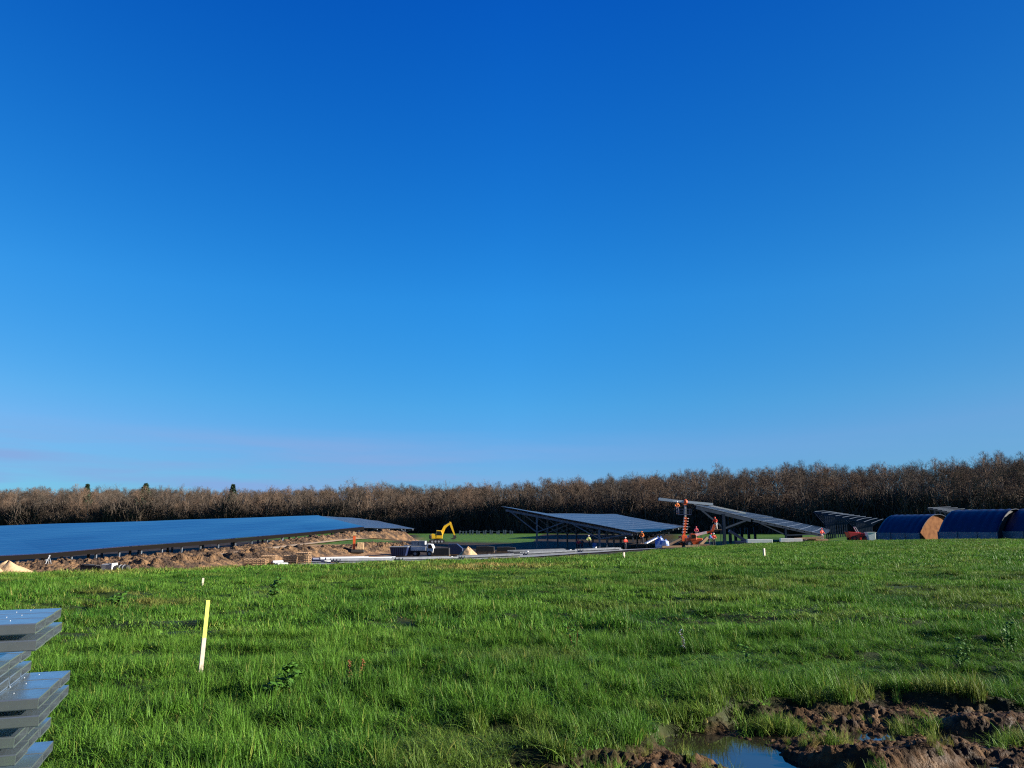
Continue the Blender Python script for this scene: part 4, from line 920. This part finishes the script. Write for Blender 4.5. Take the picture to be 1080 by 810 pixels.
MB().bar((-1.1, .15, 1.35), (1.6, .15, 1.95), .3, .34).build('boom', M['white'], tl); MB().bar((1.5, .15, 1.93), (2.5, .15, 2.15), .24, .28).build('boom_extension', M['orange'], tl)
MB().bar((2.4, .15, 2.1), (2.75, .15, 3.0), .3, .36).build('fork_carriage', M['orange'], tl); MB().bar((2.6, .0, 2.1), (3.3, .0, 2.15), .08).bar((2.6, .35, 2.1), (3.3, .35, 2.15), .08).build('forks', M['dark'], tl)

# workers
person(609.5, 0, 116, 'worker in a pink red jacket at the left of the group under the canopy', M['pink'], M['darkcloth'], M['pink'], .4)
person(613.5, 0, 117, 'worker in dark blue clothes next to the pink red jacket', M['navy'], M['navy'], M['white'], -.5)
person(620.5, 0, 113, 'worker in pale yellow jacket sitting up on the blue barrel cart', M['hi_yellow'], M['darkcloth'], M['white'], 0, z=TZ(PX(620.5, 113), 113)+.45)
person(659, 0, 112, 'worker in a bright red orange jacket with white helmet, standing alone', M['hi_red'], M['darkcloth'], M['white'], .3)
person(676.5, 0, 110, 'worker in plain orange jacket standing higher, left of the white plank', M['hi_orange'], M['darkcloth'], M['hi_orange'], -.3, z=TZ(PX(676.5, 110), 110)+.75)
person(734, 0, 116, 'worker with a pink red top half hidden behind the telehandler boom', M['pink'], M['darkcloth'], M['pink'], 0, z=TZ(PX(734, 116), 116)+1.2)
person(747, 0, 108, 'worker in blue clothes bending at the end of the telehandler boom', M['bluecloth'], M['navy'], M['hi_red'], 1.2, 'bend')
person(752, 0, 108.5, 'worker in red and white beside the blue clothed worker', M['hi_red'], M['darkcloth'], M['white'], 0)
person(755, 0, 112, 'worker in a red orange jacket up in the half built canopy', M['hi_red'], M['white'], M['hi_red'], -.6, 'bend', z=TZ(PX(755, 112), 112)+2.35)
person(866, 0, 112, 'worker in a bright red jacket standing by the timber heap', M['hi_red'], M['grey'], M['hi_red'], .2, z=TZ(PX(866, 112), 112)+.15)
# platforms that carry the raised workers
x = PX(676.5, 110); t = thing('site_trestle', (x, 110, TZ(x, 110)), 0, 'dark work trestle carrying the worker in orange', 'trestle'); MB().box((0, 0, .71), (1.6, .9, .07)).build('deck', M['dark'], t)
for sx in (-1, 1):
    for sy in (-1, 1): MB().bar((sx*.7, sy*.38, -.05), (sx*.62, sy*.34, .68), .07).build('leg', M['dark'], t)
x = PX(734, 116); t = thing('scaffold_tower', (x, 116, TZ(x, 116)), 0, 'low scaffold tower behind the telehandler boom', 'scaffold'); MB().box((0, 0, 1.16), (1.5, .9, .07)).build('deck', M['wood'], t)
for sx in (-1, 1):
    for sy in (-1, 1): MB().bar((sx*.7, sy*.4, -.05), (sx*.7, sy*.4, 2.1), .06).build('leg', M['galv_far'], t)
x = PX(755, 112); t = thing('scaffold_tower', (x, 112, TZ(x, 112)), 0, 'taller scaffold tower inside the half built canopy', 'scaffold'); MB().box((0, 0, 2.31), (1.5, .9, .07)).build('deck', M['wood'], t)
for sx in (-1, 1):
    for sy in (-1, 1): MB().bar((sx*.7, sy*.4, -.05), (sx*.7, sy*.4, 2.9), .06).build('leg', M['slate'], t)
x = PX(622, 113); t = thing('barrel_cart', (x, 113, TZ(x, 113)), 0, 'blue and white barrel cart among the workers under the canopy', 'cart')
MB().box((-.2, 0, .41), (1.2, .8, .08)).build('deck', M['grey'], t); MB().tube((.65, 0, .1), (.65, 0, 1.15), .3, n=14).build('barrel', M['bluecloth'], t); MB().tube((.65, 0, .35), (.65, 0, .6), .315, n=14).build('barrel_band', M['white'], t)
for p in ((-.6, -.42, .2), (.25, -.42, .2), (-.6, .42, .2), (.25, .42, .2)): lathe_wheel(t, 'w', p, .2, .1)
# sacks, planks and rubble left of the crane
x = PX(697, 105)
def sack(px, Y, w, h, label, z=0.):
    x = PX(px, Y); b = MB(); n = 14; pr = [(0, .0), (.42, .0), (.5, .12), (.52, .5), (.47, .8), (.36, .93), (.15, .98)]; V = []; Fq = []
    for (r_, zz) in pr:
        for i in range(n): a = 2*PI*i/n; k = r_*w*(1+.12*math.cos(4*a)); V.append((k*math.cos(a), k*math.sin(a), zz*h*(1+.04*math.sin(3*a))))
    for j in range(len(pr)-1):
        for i in range(n): Fq.append((j*n+i, j*n+(i+1) % n, (j+1)*n+(i+1) % n, (j+1)*n+i))
    Fq.append(tuple(range((len(pr)-1)*n, len(pr)*n)))
    t = thing('bulk_sack', (x, Y, TZ(x, Y)+z), .3, label, 'sack', 'blue and white bulk sacks'); b.add(V, Fq).build('sack_body', M['bag'], t, smooth=True)
    for s_ in (-1, 1): MB().bar((s_*w*.35, 0, h*.9), (s_*w*.2, 0, h*1.15), .06).bar((s_*w*.2, 0, h*1.15), (s_*w*.05, 0, h*.93), .06).build('handle', M['bluecloth'], t)
sack(700, 104, 1.25, 1.1, 'pale blue and white bulk sack, right and lower of the pair'); sack(695, 106, 1.2, 1.5, 'taller blue bulk sack behind its paler neighbour')
t = thing('white_plank', P(681, 573, 103), 0, 'white plank leaning up to the right against the sacks', 'plank'); MB().bar((0, 0, 0), P(692, 567.3, 104)-t.location, .5, .12).build('plank_body', M['white'], t); t.location.z = max(t.location.z, TZ(t.location.x, 103)+.06)
def log(px, Y, a, b_, w, label, m=None, name='timber_beam'):
    x = PX(px, Y); t = thing(name, (x, Y, TZ(x, Y)), 0, label, 'timber', 'loose timber beside the machines'); MB().bar(a, b_, w, w*.7).build('beam_body', m or M['wood'], t); return t
log(702, 103, (-.6, 0, .2), (2.1, .3, .25), .35, 'timber lying flat in front of the bulk sacks'); log(708, 104, (-.6, .2, .35), (1.3, .3, 1.25), .4, 'timber propped up at a slope left of the boom lift')
log(739, 103, (-1.2, 0, .18), (1.0, 0, .2), .35, 'pale timber lying in front of the telehandler'); log(741, 104, (-.5, 0, .2), (.6, .2, 1.2), .5, 'short thick timber propped right of the boom lift')
log(728, 102, (-.8, 0, .16), (1.2, .1, .16), .3, 'thin pinkish timber at the foot of the boom lift', M['sand'])
for i, (p, q, Y, a, lb) in enumerate(((800, 571, 104, 13, 'longer white beam lying on the grass below the half built canopy'), (833, 570.4, 105, 11.2, 'shorter white beam lying on the grass, right of the longer one'))):
    x = PX(p, Y); w_ = a*2*Y/F/1.0
    t = thing('white_beam', (x, Y, TZ(x, Y)), .02, lb, 'beam', 'white beams on the grass'); MB().box((0, 0, .38), (w_, .5, .5)).build('beam_body', M['white'], t, bevel=.02)
    for s_ in (-1, 1): MB().box((s_*w_*.3, 0, .06), (.15, .7, .14)).build('bearer', M['wood'], t)
x = PX(783, 106); t = thing('steel_prop', (x, 106, TZ(x, 106)), 0, 'dark blue steel prop leaning between the posts of the half built canopy', 'prop'); MB().bar((-1.9, 0, 1.9), (.6, 0, .35), .4, .35).build('prop_arm', M['navy'], t); MB().box((0, 0, .25), (2.2, .9, .5)).build('prop_foot', M['navy'], t, bevel=.05)
heap('rubble_heap', 852, 107, 6.5, .75, 'low brown heap of soil and boards left of the red jacket worker', M['soil'], 'soil heap', None, 4)
log(850, 105, (-1.8, 0, .5), (2.4, .2, .75), .3, 'long board lying across the brown soil heap')
log(860, 105.5, (-1.2, 0, .45), (1.6, .2, .35), .35, 'short board at the right foot of the brown soil heap')
# red tractor unit and white tub
x = PX(903, 108); t = thing('red_dumper', (x, 108, TZ(x, 108)), 0, 'small red site dumper left of the white tub', 'dumper')
MB().prism([(-1.25, .55), (.1, .5), (.25, 1.25), (-1.5, 1.35)], 'y', (0, 0, 0), 1.3).build('skip_bucket', M['red'], t, bevel=.04); MB().box((.75, 0, .85), (1.1, 1.0, .6)).build('engine_cover', M['red'], t, bevel=.08)
for p in ((-.75, -.7, .4), (.8, -.7, .36), (-.75, .7, .4), (.8, .7, .36)): lathe_wheel(t, 'w', p, .4, .3, M['red'])
MB().bar((.2, -.3, 1.1), (-.25, -.3, 2.0), .07).bar((.2, .3, 1.1), (-.25, .3, 2.0), .07).bar((-.25, -.3, 2.0), (-.25, .3, 2.0), .07).build('roll_bar', M['white'], t); MB().box((.45, 0, 1.25), (.4, .5, .15)).build('seat', M['dark'], t)
x = PX(917, 107); t = thing('white_tub', (x, 107, TZ(x, 107)), 0, 'white plastic tub standing right of the red dumper', 'tub'); b = MB()
MB().prism([(-.42, .02), (.42, .02), (.58, 1.2), (-.58, 1.2)], 'y', (0, 0, 0), 1.0).build('tub_body', M['white'], t, bevel=.03); MB().box((0, 0, 1.22), (1.25, 1.1, .07)).build('tub_rim', M['white'], t)

# ------------------------------------------------------------------ stakes
def stake(px, pyb, pyt, Y, lean, w, label, fl=.45):
    x = P(px, pyb, Y).x; z = TZ(x, Y); h = (pyb-pyt)/F*Y*1.0
    t = thing('marker_stake', (x, Y, z), .35, label, 'stake', 'marker stakes in the field'); t.rotation_euler = (0, lean, .7)
    MB().box((0, 0, h*(1-fl)/2-.1), (w, w*.6, h*(1-fl)+.2)).build('wood_shaft', M['stake'], t, bevel=.001)
    MB().box((0, 0, h*(1-fl)+h*fl/2), (w, w*.6, h*fl), taper=.96).build('painted_top', M['fluo'] if fl > .3 else M['stake'], t, bevel=.001)
stake(211.5, 706, 633, 8.9, .03, .045, 'leaning wooden marker stake with fluorescent yellow top in the near grass', .50)
stake(213.5, 616, 607, 24, .03, .06, 'short pale stake behind the large yellow topped stake', .22)
stake(658, 591, 584, 58, .02, .16, 'thin pale marker stake before the workers under the canopy', .2)
stake(806, 584, 575, 55, -.02, .17, 'pale marker stake before the white beams', .25)
b = thing('survey_tripod', (PX(68, 78), 76, TZ(PX(68, 78), 76)), 0, 'tiny pale survey tripod on the soil bank below the blue canopy', 'tripod'); b.scale = (.55,)*3
b.location.z = 1.7-(590.5-HOR)/F*76
for a in (0, 2.1, 4.2): MB().bar((.5*math.cos(a), .5*math.sin(a), -.4), (0, 0, .9), .07).build('leg', M['pipe'], b)
MB().box((0, 0, 1.0), (.22, .22, .25)).build('head', M['pipe'], b)

# ------------------------------------------------------------------ stack of galvanised channels at the left
def channel(Lb, w, h, t=.010):
    """thin walled flat box section, open at both ends, axis along x"""
    b = MB(); o = w/2; c_ = .006
    def ring(o_, z0, z1, c): return [(-o_+c, z0), (-o_, z0+c), (-o_, z1-c), (-o_+c, z1), (o_-c, z1), (o_, z1-c), (o_, z0+c), (o_-c, z0)]
    out, inn = ring(o, 0, h, c_), ring(o-t, t, h-t, .003); n = 8; V = []
    for X_ in (0, -Lb): V += [(X_, y, z) for y, z in out]+[(X_, y, z) for y, z in inn]
    Fq = []
    for i in range(n):
        k = (i+1) % n
        Fq += [(i, k, 2*n+k, 2*n+i), (n+k, n+i, 3*n+i, 3*n+k), (k, i, n+i, n+k), (2*n+i, 2*n+k, 3*n+k, 3*n+i)]
    b.add(V, Fq); return b
Y1 = 4.75
def vdir(vx): a = math.atan((vx-540)/F*.9825); return a
tiers = [   # front top corner px, py, vp x, beams across, rows, tier word
    (38.5, 657.5, 215, 'topmost'), (-3, 706, 226, 'second'), (41.5, 736.5, 246, 'third'), (16.5, 777.5, 250, 'fourth'), (19, 826, 250, 'lowest')]
bh = .064; bw = .315; names = ('front', 'middle', 'rear'); cm_ = channel(3.4, bw-.012, bh).mesh('web', M['galv'])
bolt = MB()
for X_ in (-.21, -.44, -.93, -1.28, -1.9):
    for yy in (-.045, .05): bolt.tube((X_+yy*.7, yy, bh), (X_+yy*.7, yy, bh+.003), .0035, n=8)
bolt_me = bolt.mesh('holes', M['pipe'])
for ti, (px, py, vp, word) in enumerate(tiers):
    c = P(px, py, Y1); ang = vdir(vp); dep = Vector((math.sin(ang), math.cos(ang), 0)); ax = Vector((dep.y, -dep.x, 0)); rzb = math.atan2(ax.y, ax.x)
    rows_ = 2 if ti < 4 else 1
    for rw in range(rows_):
        for k in range(3):
            pos = c+dep*(bw*(k+.5))+Vector((0, 0, -bh-rw*(bh+.034)))-ax*random.uniform(0, .012)+ax*(.01 if rw else 0)
            t = thing('steel_channel', pos, rzb, '%s galvanised steel channel in the %s row of the %s tier of the stack' % (names[k], ('upper', 'lower')[rw], word), 'steel channel', 'galvanised steel channels stacked at the left')
            link('channel_body', cm_, t)
            if rw == 0: link('hole_row', bolt_me, t)
# timber bearers between the rows and under the stack
c0 = P(38.5, 657.5, Y1); ang = vdir(228); dep = Vector((math.sin(ang), math.cos(ang), 0)); ax = Vector((dep.y, -dep.x, 0))
zt = []
for ti, (px, py, vp, word) in enumerate(tiers): z_ = P(px, py, Y1).z; zt += [z_-bh-.034]
gz = TZ(-3.5, 5.2); bn = 0
for ti in range(4):
    c = P(tiers[ti][0], tiers[ti][1], Y1)
    for of, wd in ((.75, 'right'), (2.4, 'left')):
        q = c-ax*of; z_ = c.z-bh-.017
        o = MB().bar(q+dep*.02, q+dep*.9, .06, .030).build('spacer_batten', M['wood']); o.data.transform(Matrix.Translation((0, 0, z_-q.z)))
        tag(o, 'thin wooden batten between the rows of the %s tier, %s one' % (tiers[ti][3], wd), 'batten', 'battens in the channel stack')
    zl = c.z-2*bh-.034; zn = P(tiers[ti+1][0], tiers[ti+1][1], Y1).z
    for of, wd in ((.95, 'right'), (2.5, 'left')):
        if zl-zn > .02:
            q = c0-ax*of; o = MB().box((q+dep*.45).to_tuple()[:2]+((zl+zn)/2,), (.07, .9, zl-zn-.004), rz=-ang).build('timber_bearer', M['wood']); tag(o, 'wooden bearer below the %s tier of the channel stack, %s one' % (tiers[ti][3], wd), 'bearer', 'bearers in the channel stack')
zl = P(tiers[4][0], tiers[4][1], Y1).z-bh
for of, wd in ((.6, 'right'), (2.5, 'left')):
    q = c0-ax*of; hh = max(.05, zl-gz+.05); o = MB().box((q+dep*.45).to_tuple()[:2]+(zl-hh/2-.002,), (.12, 1.0, hh), rz=-ang).build('timber_bearer', M['wood']); tag(o, 'thick wooden bearer on the ground under the channel stack, %s one' % wd, 'bearer', 'bearers in the channel stack')

# ------------------------------------------------------------------ weeds
M['leaf'] = mat('broad_green_leaf', (.04, .11, .015), .6, spec=.15, noise=(12, (.07, .16, .02), .4, .7)); M['rust'] = mat('rusty_seed_head', (.26, .07, .03), .8, noise=(40, (.34, .20, .05), .4, .7))
def weed(px, pyb, h, nleaf, label, lm, sm, seed, name='dock_weed', ll=.16, stalks=2):
    Y = CAMZ/((pyb-HOR)/F)
    if Y > 14: Y = Y*.97
    x = P(px, pyb, Y).x; r = random.Random(seed); t = thing(name, (x, Y, TZ(x, Y)), 0, label, 'weed', 'weeds standing out of the grass'); st_ = MB(); lf = MB(); tips = []
    for s_ in range(stalks):
        p = Vector((r.gauss(0, .03), r.gauss(0, .03), 0)); q = p+Vector((r.gauss(0, .10), r.gauss(0, .05), h*r.uniform(.75, 1))); st_.tube(p, q, .006, .003, 5); tips.append((p, q))
    for i in range(nleaf):
        p, q = tips[i % stalks]; k = r.uniform(.15, 1); c = p.lerp(q, k); a = r.uniform(0, 6.28); d = Vector((math.cos(a), math.sin(a), r.uniform(.0, .8))).normalized(); s_ = d.cross(Vector((0, 0, 1))).normalized(); L_ = ll*r.uniform(.6, 1.2); w_ = L_*.30
        u = Vector((0, 0, .25*L_)); lf.add([c, c+d*L_*.35-s_*w_+u*.4, c+d*L_*.35+u, c+d*L_*.35+s_*w_+u*.4, c+d*L_*.75-s_*w_*.7+u*.2, c+d*L_*.75+u*.5, c+d*L_*.75+s_*w_*.7+u*.2, c+d*L_-u*.6], [(0, 1, 2), (0, 2, 3), (1, 4, 5, 2), (2, 5, 6, 3), (4, 7, 5), (5, 7, 6)])
    st_.build('stem', sm, t); me_ = bpy.data.meshes.new('leaves'); me_.from_pydata(lf.v, [], lf.f); me_.materials.append(lm); link('leaves', me_, t)
weed(302, 722, .34, 26, 'broad leaved green weed right of the yellow topped stake', M['leaf'], M['leaf'], 1, ll=.15, stalks=4)
weed(278, 728, .22, 14, 'low dark leafy weed, left neighbour of the broad leaved one', M['leaf'], M['leaf'], 8, ll=.13, stalks=3)
weed(372, 712, .30, 70, 'rust red dock seed head leaning in the grass', M['rust'], M['rust'], 2, ll=.035, stalks=2)
weed(606, 676, .42, 16, 'tall spindly green weed near the middle of the field', M['leaf'], M['rust'], 3, ll=.10)
weed(722, 676, .40, 30, 'spindly weed with a pale white head in the mid field', M['pipe'], M['rust'], 4, ll=.04, stalks=1)
weed(1012, 694, .40, 34, 'bushy bright green weed near the right edge above the mud', M['leaf'], M['leaf'], 5, ll=.085, stalks=4)
weed(1066, 684, .38, 26, 'bright green weed at the right edge of the photo', M['leaf'], M['leaf'], 6, ll=.085, stalks=3)
weed(788, 694, .26, 10, 'single small upright weed in the right half of the field', M['leaf'], M['leaf'], 7, ll=.10, stalks=1)
weed(288, 622, .55, 24, 'far leafy weed below the wooden pallets', M['leaf'], M['leaf'], 9, ll=.2, stalks=4)
weed(125, 630, .35, 20, 'small far weed in the left field below the crates', M['leaf'], M['leaf'], 10, ll=.2, stalks=3)

# ------------------------------------------------------------------ sky, sun, camera
SUN_AZ = math.radians(93)      # clockwise from the view direction (+Y) towards +X
SUN_EL = math.radians(19)
wd = bpy.data.worlds.new('World'); S.world = wd; wd.use_nodes = True; N = wd.node_tree.nodes; L = wd.node_tree.links
bg = N['Background']; sk = N.new('ShaderNodeTexSky'); sk.sky_type = 'NISHITA'; sk.sun_disc = False; sk.sun_elevation = SUN_EL; sk.sun_rotation = SUN_AZ
sk.air_density = 1.0; sk.dust_density = .1; sk.ozone_density = 3.0
scs = N.new('ShaderNodeSeparateColor'); L.new(sk.outputs[0], scs.inputs[0]); hs = N.new('ShaderNodeCombineColor')
for i, (ex_, ga) in enumerate(((2.3, 2.6), (.95, .89), (.66, 1.30))):      # deep clear winter blue
    a_ = N.new('ShaderNodeMath'); a_.operation = 'MULTIPLY'; a_.inputs[1].default_value = .1; L.new(scs.outputs[i], a_.inputs[0])
    b_ = N.new('ShaderNodeMath'); b_.operation = 'POWER'; b_.inputs[1].default_value = ex_; L.new(a_.outputs[0], b_.inputs[0])
    c_ = N.new('ShaderNodeMath'); c_.operation = 'MULTIPLY'; c_.inputs[1].default_value = ga*10/2.0; L.new(b_.outputs[0], c_.inputs[0]); L.new(c_.outputs[0], hs.inputs[i])
# thin streaky haze cloud low over the horizon
tc = N.new('ShaderNodeTexCoord'); sp = N.new('ShaderNodeSeparateXYZ'); L.new(tc.outputs['Generated'], sp.inputs[0])
mp = N.new('ShaderNodeMapping'); mp.inputs['Scale'].default_value = (3, 3, 34); L.new(tc.outputs['Generated'], mp.inputs[0])
nz = N.new('ShaderNodeTexNoise'); nz.inputs['Scale'].default_value = 1.3; nz.inputs['Detail'].default_value = 6; L.new(mp.outputs[0], nz.inputs['Vector'])
r1 = N.new('ShaderNodeMapRange'); r1.inputs[1].default_value = .36; r1.inputs[2].default_value = .62; L.new(nz.outputs['Fac'], r1.inputs[0])
r2 = N.new('ShaderNodeMapRange'); r2.inputs[1].default_value = .125; r2.inputs[2].default_value = .09; L.new(sp.outputs['Z'], r2.inputs[0])
cr = N.new('ShaderNodeValToRGB'); L.new(sp.outputs['Z'], cr.inputs[0]); el = cr.color_ramp.elements
while len(el) < 6: el.new(.5)
for e_, (p_, c_) in zip(el, ((.0, (.62, .60, .60)), (.08, (.62, .63, .60)), (.155, (.70, .74, .63)), (.29, (.76, .80, .70)), (.61, (.30, .52, .64)), (1., (.12, .2, .30)))): e_.position = p_; e_.color = (*c_, 1)
gm = N.new('ShaderNodeVectorMath'); gm.operation = 'MULTIPLY'; L.new(hs.outputs[0], gm.inputs[0]); L.new(cr.outputs[0], gm.inputs[1])
gs = N.new('ShaderNodeVectorMath'); gs.operation = 'SCALE'; L.new(gm.outputs[0], gs.inputs[0])
fx = N.new('ShaderNodeValToRGB'); ax_ = N.new('ShaderNodeMapRange'); ax_.inputs[1].default_value = -1; ax_.inputs[2].default_value = 1; L.new(sp.outputs['X'], ax_.inputs[0]); L.new(ax_.outputs[0], fx.inputs[0])
el = fx.color_ramp.elements
while len(el) < 4: el.new(.5)
for e_, (p_, v_) in zip(el, ((.2, .90), (.5, 1.0), (.78, .74), (1., .6))): e_.position = p_; e_.color = (v_, v_, v_, 1)
sm_ = N.new('ShaderNodeMath'); sm_.operation = 'MULTIPLY'; sm_.inputs[1].default_value = 1.6667/1.149/1.11
yb = N.new('ShaderNodeMapRange'); yb.inputs[1].default_value = -.8; yb.inputs[2].default_value = .3; yb.inputs[3].default_value = .55; yb.inputs[4].default_value = 1.0; L.new(sp.outputs['Y'], yb.inputs[0])
ym = N.new('ShaderNodeMath'); ym.operation = 'MULTIPLY'; L.new(fx.outputs[0], ym.inputs[0]); L.new(yb.outputs[0], ym.inputs[1]); L.new(ym.outputs[0], sm_.inputs[0]); L.new(sm_.outputs[0], gs.inputs['Scale'])
r3 = N.new('ShaderNodeMapRange'); r3.inputs[1].default_value = .25; r3.inputs[2].default_value = -.25; r3.inputs[3].default_value = .15; L.new(sp.outputs['X'], r3.inputs[0])
mu = N.new('ShaderNodeMath'); mu.operation = 'MULTIPLY'; L.new(r1.outputs[0], mu.inputs[0]); L.new(r2.outputs[0], mu.inputs[1])
mu2 = N.new('ShaderNodeMath'); mu2.operation = 'MULTIPLY'; L.new(mu.outputs[0], mu2.inputs[0]); L.new(r3.outputs[0], mu2.inputs[1])
mu3 = N.new('ShaderNodeMath'); mu3.operation = 'MULTIPLY'; L.new(mu2.outputs[0], mu3.inputs[0]); mu3.inputs[1].default_value = .9
mx = N.new('ShaderNodeMix'); mx.data_type = 'RGBA'; mx.inputs[7].default_value = (.95, 1.62, 2.95, 1); L.new(mu3.outputs[0], mx.inputs[0]); sr = N.new('ShaderNodeSeparateXYZ'); L.new(gs.outputs[0], sr.inputs[0]); kr = N.new('ShaderNodeMath'); kr.operation = 'MULTIPLY'; kr.inputs[1].default_value = .37; L.new(sr.outputs[1], kr.inputs[0])
mn = N.new('ShaderNodeMath'); mn.operation = 'MINIMUM'; L.new(sr.outputs[0], mn.inputs[0]); L.new(kr.outputs[0], mn.inputs[1]); cx_ = N.new('ShaderNodeCombineXYZ'); L.new(mn.outputs[0], cx_.inputs[0]); L.new(sr.outputs[1], cx_.inputs[1]); L.new(sr.outputs[2], cx_.inputs[2])
L.new(cx_.outputs[0], mx.inputs[6])
L.new(mx.outputs[2], bg.inputs['Color']); bg.inputs['Strength'].default_value = .10
sd = bpy.data.lights.new('sun', 'SUN'); sd.energy = 5.0; sd.angle = math.radians(.5); sd.color = (1, .93, .82); so = link('sun', sd)
dirv = Vector((math.sin(SUN_AZ)*math.cos(SUN_EL), math.cos(SUN_AZ)*math.cos(SUN_EL), math.sin(SUN_EL)))
so.rotation_euler = dirv.to_track_quat('Z', 'Y').to_euler(); so.location = (60, -20, 60)
cd = bpy.data.cameras.new('camera'); cd.sensor_width = 36; cd.lens = F/1080*36; cd.clip_end = 8000; cd.clip_start = .05
co = link('camera', cd); co.location = (0, 0, CAMZ); co.rotation_euler = (PI/2+TH, 0, 0); S.camera = co
S.view_settings.view_transform = 'Standard'; S.view_settings.look = 'None'; S.view_settings.exposure = 1.35; S.view_settings.gamma = 1
S.cycles.max_bounces = 5; S.cycles.diffuse_bounces = 2; S.cycles.use_denoising = False; S.cycles.sample_clamp_indirect = 4; S.cycles.pixel_filter_type = 'BLACKMAN_HARRIS'; S.cycles.filter_width = 1.2
